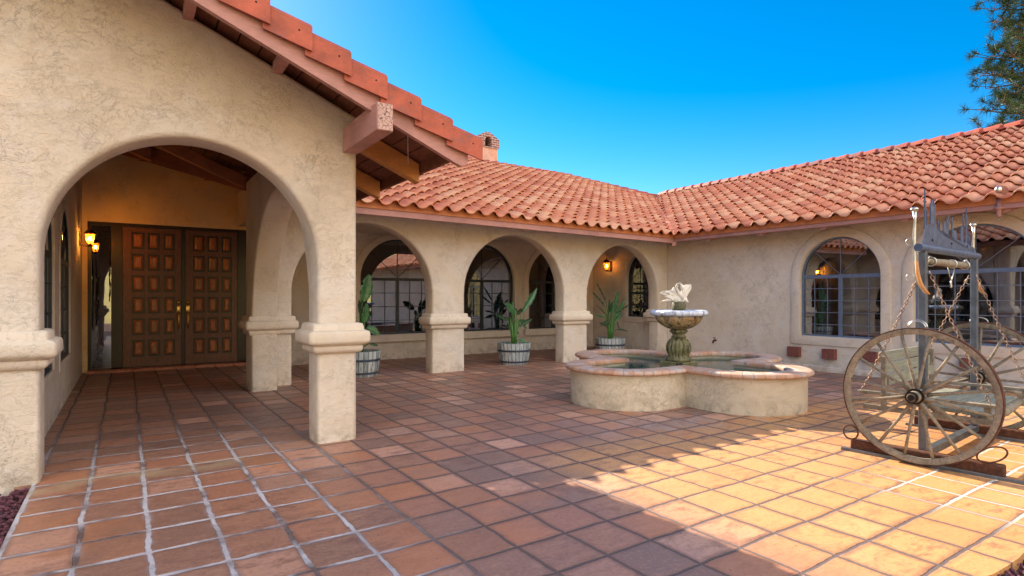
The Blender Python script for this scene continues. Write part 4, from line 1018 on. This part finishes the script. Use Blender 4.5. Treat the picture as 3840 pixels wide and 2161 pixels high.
# swan: image-left axis lx, toward viewer ly
SW = bpy.data.objects.new('swan', None)
lx = Vector((math.cos(math.atan(1445 / 2160)), -math.sin(math.atan(1445 / 2160)), 0)); ly = Vector((-lx.y, lx.x, 0)) * -1   # ly points to the viewer
def sp(a, d, z): return lx * a + ly * d + Vector((0, 0, z))
bm = bmesh.new()
r = bmesh.ops.create_icosphere(bm, subdivisions=3, radius=1)
for v in r['verts']:
    q = v.co.copy(); tail = max(0, -q.x) ** 2
    v.co = sp(-0.02 + q.x * 0.115, 0.02 + q.y * 0.062, 1.275 + q.z * 0.062 + tail * 0.03)
add_tube(bm, [sp(0.03, 0.05, 1.28), sp(0.005, 0.075, 1.33), sp(-0.035, 0.07, 1.38), sp(-0.05, 0.06, 1.425), sp(-0.035, 0.065, 1.465), sp(-0.005, 0.075, 1.475), sp(0.018, 0.085, 1.45), sp(0.022, 0.09, 1.41), sp(0.018, 0.092, 1.375)],
         [0.035, 0.028, 0.022, 0.019, 0.018, 0.020, 0.022, 0.015, 0.004], 10)
body = B('swan', bm, M['marble'], FO, smooth=True, local=True)
def wing(pts, root, back, name='wing'):
    """fan of long feathers from a root line to an outline"""
    bm = bmesh.new(); n = len(pts)
    A = []
    for k, (a, d, z) in enumerate(pts):
        rt = Vector(root[0]).lerp(Vector(root[1]), k / (n - 1)); tip = Vector((a, d, z)); row = []
        for j in range(6):
            t = j / 5; q = rt.lerp(tip, t); bulge = math.sin(t * math.pi * 0.8) * 0.028
            q.y += bulge + (0.008 if k % 2 else -0.004) * t
            row.append(q)
        A.append(row)
    fr = [[bm.verts.new(sp(*q)) for q in r] for r in A]; bk = [[bm.verts.new(sp(q.x, q.y - 0.014, q.z)) for q in r] for r in A]
    for k in range(n - 1):
        for j in range(5):
            bm.faces.new([fr[k][j], fr[k][j + 1], fr[k + 1][j + 1], fr[k + 1][j]]); bm.faces.new([bk[k][j], bk[k + 1][j], bk[k + 1][j + 1], bk[k][j + 1]])
        bm.faces.new([fr[k][5], bk[k][5], bk[k + 1][5], fr[k + 1][5]])
    for j in range(5):
        for k in (0, n - 1): bm.faces.new([fr[k][j], bk[k][j], bk[k][j + 1], fr[k][j + 1]])
    return B(name, bm, M['marble'], body, local=True)
wing([(0.03, 0.03, 1.40), (0.055, 0.02, 1.45), (0.10, 0.01, 1.468), (0.16, 0.0, 1.468), (0.172, 0.0, 1.44), (0.16, 0.0, 1.40), (0.14, 0.005, 1.36), (0.115, 0.01, 1.325), (0.10, 0.02, 1.30), (0.105, 0.03, 1.26), (0.125, 0.03, 1.225)], [(0.0, 0.045, 1.31), (0.05, 0.04, 1.25)], 0)
wing([(-0.075, 0.03, 1.435), (-0.11, 0.04, 1.395), (-0.16, 0.045, 1.385), (-0.22, 0.05, 1.38), (-0.265, 0.05, 1.365), (-0.262, 0.05, 1.345), (-0.225, 0.055, 1.32), (-0.18, 0.06, 1.295), (-0.14, 0.06, 1.27)], [(-0.02, 0.06, 1.32), (-0.06, 0.05, 1.25)], 0)
bm = bmesh.new(); add_tube(bm, [sp(-0.09, 0.02, 1.25), sp(-0.16, 0.03, 1.255), sp(-0.235, 0.03, 1.24)], [0.02, 0.018, 0.006], 8); B('tail', bm, M['marble'], body, smooth=True, local=True)

# ---------------------------------------------------------------- barrel planters and bird-of-paradise plants
def planter(loc, label):
    P = thing('barrel_planter', label, 'planter', loc, random.uniform(0, 6), 'half barrel planters in the arcade')
    bm = bmesh.new(); add_lathe(bm, [(0.262, 0.0), (0.275, 0.02), (0.300, 0.15), (0.318, 0.28), (0.328, 0.405), (0.326, 0.415), (0.302, 0.415), (0.298, 0.34), (0.0, 0.34)], 52)
    autosmooth(B('staves', bm, M['barrel'], P, local=True), 40)
    bm = bmesh.new(); add_lathe(bm, [(0.0, 0.345), (0.10, 0.36), (0.24, 0.352), (0.299, 0.345)], 24); B('soil', bm, M['soil'], P, local=True)
    for z0, z1, r0, r1 in ((0.255, 0.292, 0.3165, 0.322), (0.045, 0.080, 0.281, 0.288)):
        bm = bmesh.new(); add_lathe(bm, [(r0 - 0.004, z0), (r0 + 0.004, z0), (r1 + 0.004, z1), (r1 - 0.004, z1)], 52); autosmooth(B('hoop', bm, M['hoop'], P, local=True), 40)
    return P
PL = [((3.2, 9.28, 0), 'grey half barrel planter partly hidden behind the front porch pillar'),
      ((6.24, 9.26, 0), 'pale grey half barrel planter in the middle arch of the arcade'),
      ((8.72, 9.20, 0), 'bluish half barrel planter behind the fountain in the far right arch')]
for l, t in PL: planter(l, t)
def leaf(bm_b, bm_s, base, mid, tip0, tip, wid, fold=0.35, droop=0.0, face=Vector((0.3, -0.9, 0.3))):
    base, mid, tip0, tip = map(Vector, (base, mid, tip0, tip))
    ps = [base.lerp(mid, t).lerp(mid.lerp(tip0, t), t) for t in [k / 8 for k in range(9)]]
    add_tube(bm_s, ps, [0.014 - 0.008 * k / 8 for k in range(9)], 7)
    ax = (tip - tip0); L = ax.length; d = ax.normalized(); sd = d.cross(face.normalized()); 
    if sd.length < 0.1: sd = d.cross(Vector((1, 0, 0)))
    sd.normalize(); up = sd.cross(d)
    if up.dot(face) < 0: up = -up
    n = 14; rows = []
    for k in range(n + 1):
        t = k / n; wv = wid * (math.sin(math.pi * min(1, t * 0.92 + 0.04)) ** 0.75) * (1 - 0.25 * t); c = tip0 + d * (L * t) - Vector((0, 0, droop * t * t)) 
        row = []
        for s in (-1, -0.66, -0.33, 0, 0.33, 0.66, 1):
            row.append(bm_b.verts.new(c + sd * (s * wv) + up * (fold * abs(s) * wv - 0.01 * (1 - abs(s))) + up * 0.010 * math.sin(k * 1.9 + s * 3) * abs(s)))
        rows.append(row)
    rk = random.Random(int(abs(tip.x * 1000) + abs(tip.z * 777)))
    for a, b in zip(rows, rows[1:]):
        tear = (rk.random() < 0.16, rk.random() < 0.16)
        for j in range(6):
            if (j == 0 and tear[0]) or (j == 5 and tear[1]): continue
            bm_b.faces.new([a[j], a[j + 1], b[j + 1], b[j]])
    add_tube(bm_s, [tip0 + d * (L * t) - Vector((0, 0, droop * t * t)) - up * 0.004 for t in (0, 0.25, 0.5, 0.75, 0.95)], [0.0065, 0.0055, 0.0045, 0.003, 0.001], 5)
def plant(loc, label, leaves, extra):
    rl = random.Random(extra); leaves = list(leaves)
    for k in range(7):
        a = rl.uniform(0, 6.28); r = rl.uniform(0.12, 0.34); h = rl.uniform(0.28, 0.85) if k < 6 else rl.uniform(0.1, 0.25)
        m_ = Vector((0.25 * r * math.cos(a), 0.25 * r * math.sin(a), h * 0.6)); t0 = Vector((0.5 * r * math.cos(a), 0.5 * r * math.sin(a), h * 0.85))
        tp = t0 + Vector((r * math.cos(a), r * math.sin(a), rl.uniform(-0.08, 0.26) if k < 6 else -0.05))
        leaves.append((m_, t0, tp, rl.uniform(0.022, 0.05), 0.35, 'leaf' if rl.random() < 0.6 else 'leafdark', rl.uniform(0, 0.06)))
    P = thing('bird_of_paradise_plant', label, 'plant', loc, 0, 'leafy plants in the barrel planters')
    z0 = 0.0; st = bmesh.new()
    for i, (mid, t0, tip, wd, fold, mat, droop) in enumerate(leaves):
        lb = bmesh.new(); b0 = Vector((random.uniform(-.05, .05), random.uniform(-.04, .04), z0))
        leaf(lb, st, b0, mid, t0, tip, wd, fold, droop)
        o = B('leaf', lb, M[mat], P, smooth=True, local=True)
        md = o.modifiers.new('thick', 'SOLIDIFY'); md.thickness = 0.003
    for k in range(7):
        a = k * 0.9; x = 0.035 * math.cos(a); y = 0.035 * math.sin(a); add_tube(st, [(x, y, 0), (x * 1.2, y * 1.2, 0.2), (x * 2.2, y * 2.2, 0.42 + 0.05 * k % 0.2)], [0.022, 0.018, 0.01], 7)
    B('stalks', st, M['stalk'], P, smooth=True, local=True)
    return P
V_ = lambda x, y, z: Vector((x, y, z))
z_s = 0.352
# coordinates relative to the soil centre; x to image right/back, z up
plant((3.2, 9.28, z_s), 'leafy plant with broad blue green leaves half hidden behind the front porch pillar', [
    (V_(-0.05, -0.02, 0.5), V_(0.02, -0.05, 0.86), V_(0.13, -0.06, 1.32), 0.13, 0.25, 'leaf', 0), (V_(0.0, 0, 0.4), V_(0.03, -0.06, 0.50), V_(0.07, -0.10, 0.84), 0.09, 0.3, 'leaf', 0),
    (V_(0.02, 0, 0.3), V_(0.08, -0.08, 0.44), V_(0.30, -0.10, 0.36), 0.075, 0.3, 'leaf', 0.04), (V_(0.05, 0, 0.15), V_(0.12, -0.1, 0.18), V_(0.26, -0.12, 0.14), 0.03, 0.3, 'leafdark', 0),
    (V_(-0.1, 0, 0.4), V_(-0.2, 0.0, 0.75), V_(-0.35, 0, 1.05), 0.10, 0.3, 'leaf', 0)], 5)
plant((6.24, 9.26, z_s), 'leafy plant with one tall glossy leaf leaning right in the middle arch planter', [
    (V_(0.06, 0, 0.35), V_(0.16, -0.06, 0.66), V_(0.52, -0.05, 1.13), 0.085, 0.35, 'leaf', 0), (V_(0.0, -0.03, 0.45), V_(-0.04, -0.10, 0.62), V_(-0.32, -0.16, 0.83), 0.10, 0.3, 'leaf', -0.0),
    (V_(0.04, 0, 0.2), V_(0.10, -0.02, 0.38), V_(0.42, -0.02, 0.52), 0.05, 0.3, 'leafdark', 0), (V_(0.06, 0, 0.3), V_(0.16, 0, 0.46), V_(0.30, 0.0, 0.36), 0.05, 0.3, 'leaf', 0.05),
    (V_(0.02, 0, 0.3), V_(0.08, 0.02, 0.60), V_(0.22, 0.04, 0.72), 0.045, 0.3, 'leafdark', 0), (V_(0.0, 0.05, 0.3), V_(0.02, 0.08, 0.50), V_(0.05, 0.12, 0.86), 0.05, 0.3, 'leaf', 0),
    (V_(-0.06, 0, 0.06), V_(-0.12, -0.05, 0.07), V_(-0.24, -0.08, 0.04), 0.03, 0.3, 'leafdark', 0.02)], 8)
plant((8.72, 9.20, z_s), 'leafy plant with two dark spear leaves leaning left in the far right arch planter', [
    (V_(-0.04, 0, 0.3), V_(-0.18, -0.02, 0.76), V_(-0.55, -0.05, 1.04), 0.028, 0.5, 'leafdark', 0), (V_(-0.02, 0, 0.35), V_(-0.14, -0.02, 0.84), V_(-0.42, -0.03, 1.24), 0.030, 0.5, 'leafdark', 0),
    (V_(0.02, -0.02, 0.3), V_(-0.02, -0.05, 0.50), V_(0.17, -0.06, 1.10), 0.105, 0.3, 'leaf', 0), (V_(0.06, 0, 0.3), V_(0.10, -0.03, 0.50), V_(0.40, -0.03, 0.88), 0.075, 0.3, 'leaf', 0),
    (V_(0.05, 0, 0.2), V_(0.14, 0, 0.42), V_(0.34, 0.0, 0.62), 0.06, 0.3, 'leaf', 0), (V_(-0.03, 0, 0.2), V_(-0.08, -0.05, 0.42), V_(-0.34, -0.08, 0.38), 0.05, 0.3, 'leafdark', 0.03),
    (V_(0.06, 0, 0.25), V_(0.16, -0.03, 0.42), V_(0.24, -0.04, 0.22), 0.03, 0.3, 'leafdark', 0.02), (V_(0.0, 0.05, 0.3), V_(0.04, 0.1, 0.55), V_(0.10, 0.14, 0.9), 0.06, 0.3, 'leaf', 0)], 13)

# ---------------------------------------------------------------- wagon-wheel porch swing
SG = thing('porch_swing', 'rustic bench swing of weathered planks hung between steel posts with two wagon wheels', 'swing', (5.16, 1.965, 0), R(4.5))
Lc = dict(parent=SG, local=True)
for x0 in (0.0, 1.52):
    bm = bmesh.new(); add_box(bm, x0 - 0.035, x0 + 0.045, -0.51, 0.50, 0.006, 0.10, bev=0.012)
    B('base_beam', bm, M['rust'], **Lc)
    bm = bmesh.new(); add_box(bm, x0 - 0.065, x0 - 0.037, -0.9, 0.56, 0.0, 0.022); B('base_rail', bm, M['postmetal'], **Lc)
bm = bmesh.new(); add_box(bm, 0.047, 1.483, -0.03, 0.03, 0.04, 0.095); B('cross_rail', bm, M['postmetal'], **Lc)
for x0 in (0.05, 1.45):
    bm = bmesh.new(); add_box(bm, x0 - 0.026, x0 + 0.026, -0.026, 0.026, 0.10, 1.655, bev=0.004); B('post', bm, M['postmetal'], **Lc)
bm = bmesh.new(); add_tube(bm, [(-0.06, 0, 1.685), (1.56, 0, 1.685)], 0.03, 14); B('top_bar', bm, M['steel'], smooth=False, **Lc)
# cut-out skyline plate
T2 = lambda u, z, d: Vector((u, -d, z))
def cut(pts, nm='skyline_plate'): return slab(nm, T2, pts, [], 0.004, -0.004, 0, M['steel'], SG, outer_round=False)
def cut_local(pts_list, nm):
    bm = bmesh.new()
    for pts in pts_list:
        pts = orient(pts); a = [bm.verts.new((u, -0.004, z)) for u, z in pts]; b = [bm.verts.new((u, 0.004, z)) for u, z in pts]
        bm.faces.new(a); bm.faces.new(b[::-1]); n = len(pts)
        for k in range(n): bm.faces.new([a[k], b[k], b[(k + 1) % n], a[(k + 1) % n]])
    bmesh.ops.triangulate(bm, faces=bm.faces[:]); return B(nm, bm, M['steel'], **Lc)
base = [(0.03, 1.70), (1.52, 1.70), (1.46, 1.745), (1.40, 1.765), (1.3, 1.775), (1.2, 1.795), (1.08, 1.79), (0.95, 1.805), (0.82, 1.80), (0.70, 1.82), (0.58, 1.812), (0.46, 1.83), (0.34, 1.875), (0.22, 1.885), (0.12, 1.87), (0.06, 1.78)]
cut_local([base], 'skyline_plate')
def rect(u0, u1, z0, z1): return [(u0, z0), (u1, z0), (u1, z1), (u0, z1)]
figs = [[(0.075, 1.84), (0.105, 1.84), (0.10, 2.05), (0.088, 2.155), (0.08, 2.05)], rect(0.055, 0.125, 1.985, 2.003), rect(0.06, 0.12, 2.05, 2.06), rect(0.22, 0.34, 1.88, 2.055), rect(0.24, 0.27, 2.04, 2.085), rect(0.29, 0.31, 2.04, 2.10), rect(0.12, 0.132, 1.86, 1.99),
        rect(0.40, 0.412, 1.85, 1.93), rect(0.44, 0.45, 1.84, 1.92), rect(0.54, 0.66, 1.81, 1.925), rect(0.62, 0.66, 1.90, 1.96), rect(0.665, 0.68, 1.81, 2.0), rect(0.645, 0.70, 1.955, 1.967),
        rect(0.77, 0.787, 1.80, 1.99), rect(0.75, 0.81, 1.945, 1.957), rect(0.80, 0.90, 1.80, 1.88), rect(0.92, 0.935, 1.80, 1.86), rect(1.03, 1.09, 1.79, 1.93), rect(1.10, 1.115, 1.79, 2.05), rect(1.08, 1.14, 1.99, 2.003), [(1.17, 1.79), (1.22, 1.79), (1.205, 2.0), (1.195, 2.115), (1.185, 2.0)], rect(1.165, 1.225, 2.02, 2.032), rect(1.16, 1.23, 1.93, 1.95),
        rect(1.27, 1.28, 1.78, 1.90), rect(1.25, 1.30, 1.85, 1.858), rect(1.34, 1.35, 1.77, 1.86)]
for f_ in figs: cut_local([f_], 'skyline_figure')
for u in (0.25, 0.75, 1.2):
    bm = bmesh.new(); add_tube(bm, [(u, -0.0045, 1.76), (u, -0.010, 1.76)], 0.010, 8); B('bolt', bm, M['iron'], **Lc)
# hames: curved harness irons on both ends
for sx, xx, mt in ((-1, -0.045, 'chrome'), (1, 1.545, 'chrome')):
    bm = bmesh.new(); pts = [(xx, 0.03, 1.975), (xx, 0.025, 1.90), (xx, 0.03, 1.80), (xx, 0.03, 1.70), (xx, 0.028, 1.58), (xx, 0.02, 1.48), (xx, -0.0, 1.40), (xx, -0.035, 1.34), (xx, -0.06, 1.32)]
    add_tube(bm, pts, [0.017, 0.009, 0.012, 0.0115, 0.011, 0.013, 0.013, 0.010, 0.006], 10); add_ico(bm, (xx, 0.03, 1.985), (0.028, 0.030, 0.018), 2)
    ham = B('hame', bm, M[mt], smooth=True, **Lc)
    bm = bmesh.new(); add_tube(bm, [(xx - 0.003, y - 0.012, z) for x_, y, z in pts[4:]], [0.012, 0.015, 0.015, 0.012, 0.006], 8); B('wood_inlay', bm, M['rafter'], ham, smooth=True, local=True)
    bm = bmesh.new()
    for z in (1.45, 1.73):
        add_tube(bm, [(xx - 0.0, 0.06 + 0.028 * math.cos(t), z + 0.028 * math.sin(t)) for t in [2 * math.pi * k / 16 for k in range(16)]], 0.004, 6, closed=True)
    B('ring', bm, M['chrome'], ham, smooth=True, local=True)
# singletree roller hung under the top bar
bm = bmesh.new(); add_tube(bm, [(0.22, 0.0, 1.585), (0.24, 0, 1.585), (0.6, 0, 1.585), (0.75, 0, 1.585), (1.16, 0, 1.585), (1.18, 0, 1.585)], [0.016, 0.026, 0.031, 0.033, 0.027, 0.016], 14)
ro = B('singletree', bm, M['oldwood'], smooth=True, **Lc)
bm = bmesh.new()
for x in (0.24, 0.78, 1.15):
    if len(bm.verts): B('clasp', bm, M['chrome'], ro, smooth=True, local=True); bm = bmesh.new()
    add_tube(bm, [(x, 0.035 * math.cos(t), 1.585 + 0.035 * math.sin(t)) for t in [2 * math.pi * k / 14 for k in range(14)]], 0.006, 6, closed=True)
B('clasp', bm, M['chrome'], ro, smooth=True, local=True); bm = bmesh.new()
add_tube(bm, [(0.14, 0, 1.60), (0.19, 0, 1.625), (0.24, 0, 1.62)], 0.008, 6); add_tube(bm, [(1.16, 0, 1.62), (1.20, 0, 1.64), (1.24, 0, 1.60), (1.24, 0, 1.56)], 0.008, 6)
B('hook', bm, M['chrome'], ro, smooth=True, local=True); bm = bmesh.new()
add_tube(bm, [(0.66, 0, 1.55), (0.72, 0, 1.48), (0.75, 0, 1.44)], 0.004, 6); add_tube(bm, [(0.86, 0, 1.55), (0.80, 0, 1.48), (0.76, 0, 1.44)], 0.004, 6)
add_tube(bm, [(0.755 + 0.012 * math.cos(t), 0, 1.41 + 0.03 * math.sin(t)) for t in [2 * math.pi * k / 14 for k in range(14)]], 0.005, 6, closed=True)
B('hook', bm, M['chrome'], ro, smooth=True, local=True)
def chain(a, b, lk=0.034):
    a, b = Vector(a), Vector(b); d = b - a; n = int(d.length / lk); dn = d.normalized(); s1 = dn.cross(Vector((1, 0.2, 0))).normalized(); s2 = dn.cross(s1)
    bm = bmesh.new()
    for i in range(n):
        c = a + d * ((i + 0.5) / n) + Vector((0, 0, -0.015 * math.sin(math.pi * (i + .5) / n))); s = s1 if i % 2 else s2
        add_tube(bm, [c + dn * (0.021 * math.cos(t)) + s * (0.0105 * math.sin(t)) for t in [2 * math.pi * k / 10 for k in range(10)]], 0.0036, 5, closed=True)
    return B('chain', bm, M['chainmetal'], smooth=True, **Lc)
chain((0.10, 0.03, 1.50), (0.14, 0.47, 0.50)); chain((0.10, -0.03, 1.50), (0.14, -0.40, 0.50))
chain((1.40, 0.03, 1.50), (1.36, 0.47, 0.50)); chain((1.40, -0.03, 1.50), (1.36, -0.40, 0.50))
# bench
bm = bmesh.new()
for k in range(4):
    y0 = -0.34 + k * 0.135; add_box(bm, 0.18, 1.32, y0, y0 + 0.125, 0.395 + 0.004 * k, 0.425 + 0.004 * k, bev=0.004)
se = B('seat', bm, M['plank'], **Lc)
bm = bmesh.new(); add_tube(bm, [(0.16, -0.345, 0.385), (0.4, -0.36, 0.38), (0.7, -0.365, 0.375), (1.0, -0.36, 0.38), (1.34, -0.345, 0.385)], [0.03, 0.036, 0.04, 0.036, 0.03], 10)
B('front_log', bm, M['oldwood'], smooth=True, **Lc)
bm = bmesh.new()
for k in range(3):
    z0 = 0.56 + k * 0.092; dy = 0.03 * (k + 1); add_box(bm, 0.18, 1.32, 0.25 + dy, 0.275 + dy, z0, z0 + 0.088, bev=0.004)
B('backrest', bm, M['plank'], **Lc)
for x in (0.15, 1.35):
    bm = bmesh.new(); add_box(bm, x - 0.03, x + 0.03, -0.44, 0.50, 0.475, 0.50, bev=0.004); add_box(bm, x - 0.018, x + 0.018, -0.40, -0.36, 0.41, 0.474); add_box(bm, x - 0.018, x + 0.018, -0.42, 0.46, 0.345, 0.385)
    rafv = add_box(bm, x - 0.018, x + 0.018, 0.29, 0.325, 0.386, 0.80)
    B('arm', bm, M['oldwood'], **Lc)
def wheel(x, rot):
    c = Vector((x, 0, 0.535)); W = bpy.data.objects.new('wheel', None)
    bm = bmesh.new(); n = 72; r0, r1, hw = 0.476, 0.518, 0.021
    rings = []
    for k in range(n):
        t = 2 * math.pi * k / n; j = random.uniform(-0.0015, 0.0015)
        rings.append([bm.verts.new(c + Vector((dx, (r + j) * math.cos(t), (r + j) * math.sin(t)))) for r, dx in ((r0, -hw + 0.005), (r0 + 0.006, -hw), (r1, -hw), (r1, hw), (r0 + 0.006, hw), (r0, hw - 0.005))])
    for k in range(n):
        a, b = rings[k], rings[(k + 1) % n]
        for q in range(6): bm.faces.new([a[q], a[(q + 1) % 6], b[(q + 1) % 6], b[q]])
    wh = autosmooth(B('wheel', bm, M['oldwood'], SG, local=True), 40)
    bm = bmesh.new()
    rings = []
    for k in range(n):
        t = 2 * math.pi * k / n; rings.append([bm.verts.new(c + Vector((dx, r * math.cos(t), r * math.sin(t)))) for r, dx in ((0.5195, -hw - 0.001), (0.527, -hw - 0.001), (0.527, hw + 0.001), (0.5195, hw + 0.001))])
    for k in range(n):
        a, b = rings[k], rings[(k + 1) % n]
        for q in range(4): bm.faces.new([a[q], a[(q + 1) % 4], b[(q + 1) % 4], b[q]])
    autosmooth(B('tyre', bm, M['rust'], wh, local=True), 40)
    for k in range(16):
        t = 2 * math.pi * (k + rot) / 16; d = Vector((0, math.cos(t), math.sin(t))); off = 0.012 if k % 2 else -0.012
        bm = bmesh.new(); add_tube(bm, [c + Vector((off * 2.2, 0, 0)) + d * 0.05, c + Vector((off * 1.6, 0, 0)) + d * 0.12, c + Vector((off, 0, 0)) + d * 0.30, c + d * 0.479], [0.017, 0.0145, 0.0105, 0.012], 8)
        B('spoke', bm, M['oldwood'], wh, smooth=True, local=True)
    bm = bmesh.new(); add_lathe(bm, [(0.034, -0.13), (0.036, -0.128), (0.042, -0.06), (0.058, -0.035), (0.062, 0.0), (0.058, 0.035), (0.042, 0.06), (0.034, 0.12)], 24)
    for v in bm.verts: v.co = c + Vector((v.co.z, v.co.x, v.co.y))
    B('hub', bm, M['oldwood'], wh, smooth=True, local=True)
    bm = bmesh.new()
    for z0, r in ((-0.13, 0.043), (-0.055, 0.060), (0.035, 0.063)):
        add_lathe(bm, [(r - 0.006, z0), (r, z0), (r, z0 + 0.025), (r - 0.006, z0 + 0.025)], 24)
    for v in bm.verts: v.co = c + Vector((v.co.z, v.co.x, v.co.y))
    add_tube(bm, [c + Vector((-0.138, 0, 0)), c + Vector((-0.131, 0, 0))], 0.022, 12)
    B('hub_band', bm, M['iron'], wh, local=True)
wheel(-0.085, 0.45); wheel(1.60, 0.1)
bm = bmesh.new()
add_tube(bm, [(-0.02, 0.50 + 0.058 * math.cos(t), 0.155 + 0.058 * math.sin(t)) for t in [2 * math.pi * k / 24 for k in range(24)]], 0.0065, 7, closed=True)
B('rusty_ring', bm, M['rust'], smooth=True, **Lc); bm = bmesh.new()
add_tube(bm, [(-0.02 - 0.01 * math.cos(t), -0.44 + 0.085 * math.cos(t), 0.165 + 0.055 * math.sin(t) - 0.03 * math.cos(t)) for t in [2 * math.pi * k / 24 for k in range(24)]], 0.0065, 7, closed=True)
B('rusty_ring', bm, M['rust'], smooth=True, **Lc)
bm = bmesh.new()
for s in (0.05, 0.06): add_tube(bm, [(-0.085 + 0.008 * (s > 0.055), -0.0 + s * 1.1 * math.cos(t), 1.062 + s * math.sin(t)) for t in [math.pi * k / 14 for k in range(15)]], 0.005, 6)
B('wire_loop', bm, M['chrome'], smooth=True, **Lc); bm = bmesh.new()
add_tube(bm, [(1.60, 0.07 * math.cos(t), 1.06 + 0.045 * math.sin(t)) for t in [math.pi * k / 14 for k in range(15)]], 0.005, 6)
B('wire_loop', bm, M['chrome'], smooth=True, **Lc)

# ---------------------------------------------------------------- small fixtures
HB = thing('hose_bib', 'small dark water tap on the wing wall behind the fountain', 'tap', (10.2, 7.61, 0.40))
bm = bmesh.new(); add_tube(bm, [(0, 0, 0), (-0.06, 0, 0), (-0.09, 0, -0.02), (-0.10, 0, -0.06)], [0.016, 0.014, 0.016, 0.013], 10); add_lathe(bm, [(0.0, 0), (0.03, 0), (0.03, 0.006), (0, 0.006)], 12)
B('spout', bm, M['iron'], HB, smooth=True, local=True)
bm = bmesh.new(); add_tube(bm, [(-0.06, 0, 0.01), (-0.06, 0, 0.05)], 0.006, 6); add_tube(bm, [(-0.06 + 0.025 * math.cos(t), 0.025 * math.sin(t), 0.052) for t in [2 * math.pi * k / 12 for k in range(12)]], 0.006, 6, closed=True); B('handle', bm, M['rust'], HB, smooth=True, local=True)
FL = thing('eave_spotlight', 'small pinkish spotlight on a stem fixed to the eave above the wide right window', 'light', (9.62, 2.76, 2.42))
bm = bmesh.new(); add_lathe(bm, [(0.028, -0.06), (0.03, -0.05), (0.026, 0.04), (0.055, 0.05), (0.055, 0.062), (0.03, 0.07), (0.022, 0.25), (0.0, 0.25)], 16); B('stem', bm, M['paint'], FL, smooth=True, local=True)
bm = bmesh.new(); add_ico(bm, (-0.02, 0.0, 0.30), (0.042, 0.042, 0.05), 2); B('lamp_head', bm, M['chrome'], FL, smooth=True, local=True)
bm = bmesh.new(); add_lathe(bm, [(0, 0), (0.06, 0), (0.06, 0.008), (0, 0.008)], 20)
for v in bm.verts: v.co = Vector((0.035 + v.co.z, v.co.x - 0.03, v.co.y + 0.29))
B('back_plate', bm, M['threshold'], FL, local=True)
bm = bmesh.new(); add_tube(bm, [(0, 0, -0.06), (-0.01, 0.0, -0.10), (0, 0.03, -0.13), (0.0, 0.06, -0.12)], 0.004, 6); B('cable', bm, M['chrome'], FL, smooth=True, local=True)

# ---------------------------------------------------------------- pine tree behind the wing
PT = thing('pine_tree', 'tall pine with tufts of green and yellowish needles behind the wing roof', 'tree', (24.6, 5.6, -0.06))
bm = bmesh.new(); rp = random.Random(11)
tr = [Vector((0, 0, 0)), Vector((0.0, 0.0, 3.5)), Vector((0.1, 0.1, 6.5)), Vector((-0.1, 0.45, 8.5)), Vector((0.0, 0.3, 10.5)), Vector((0, 0.1, 13.5))]
add_tube(bm, tr, [0.28, 0.22, 0.17, 0.13, 0.10, 0.03], 10)
lb = bmesh.new(); tufts = []
for i in range(90):
    z = 5.0 + 8.6 * (i / 90); a = rp.uniform(0, 6.28); L = rp.uniform(1.0, 2.3) * (1.0 - 0.45 * (z - 5) / 9)
    if i % 3 == 0: a = R(110) + rp.uniform(-0.5, 0.5)
    b0 = Vector((0, 0.25, z)); d = Vector((math.cos(a), math.sin(a), rp.uniform(-0.1, 0.45)))
    mid = b0 + d * L * 0.5 + Vector((0, 0, -0.08)); e = b0 + d * L
    add_tube(lb, [b0, mid, e], [0.05, 0.03, 0.012], 6)
    for k in range(10):
        t = rp.uniform(0.35, 1.05); c = b0.lerp(e, t); q = c + Vector((rp.uniform(-.4, .4), rp.uniform(-.4, .4), rp.uniform(-.12, .35)))
        add_tube(lb, [c, q], [0.014, 0.008], 5); tufts.append((q, (q - c).normalized()))
B('trunk', bm, M['bark'], PT, smooth=True, local=True); B('limbs', lb, M['bark'], PT, smooth=True, local=True)
nb_ = bmesh.new()
for c, ax in tufts:
    for k in range(46):
        d = (ax * 0.7 + Vector((rp.gauss(0, 1), rp.gauss(0, 1), rp.gauss(0, 1))).normalized()).normalized(); L = rp.uniform(0.16, 0.30); s = d.cross(Vector((rp.random(), rp.random(), rp.random()))).normalized() * 0.0065
        b = c + ax * rp.uniform(-0.12, 0.05)
        nb_.faces.new([nb_.verts.new(b - s), nb_.verts.new(b + s), nb_.verts.new(b + d * L + s * 0.4), nb_.verts.new(b + d * L - s * 0.4)])
B('needles', nb_, M['needles'], PT, local=True, recalc=False)
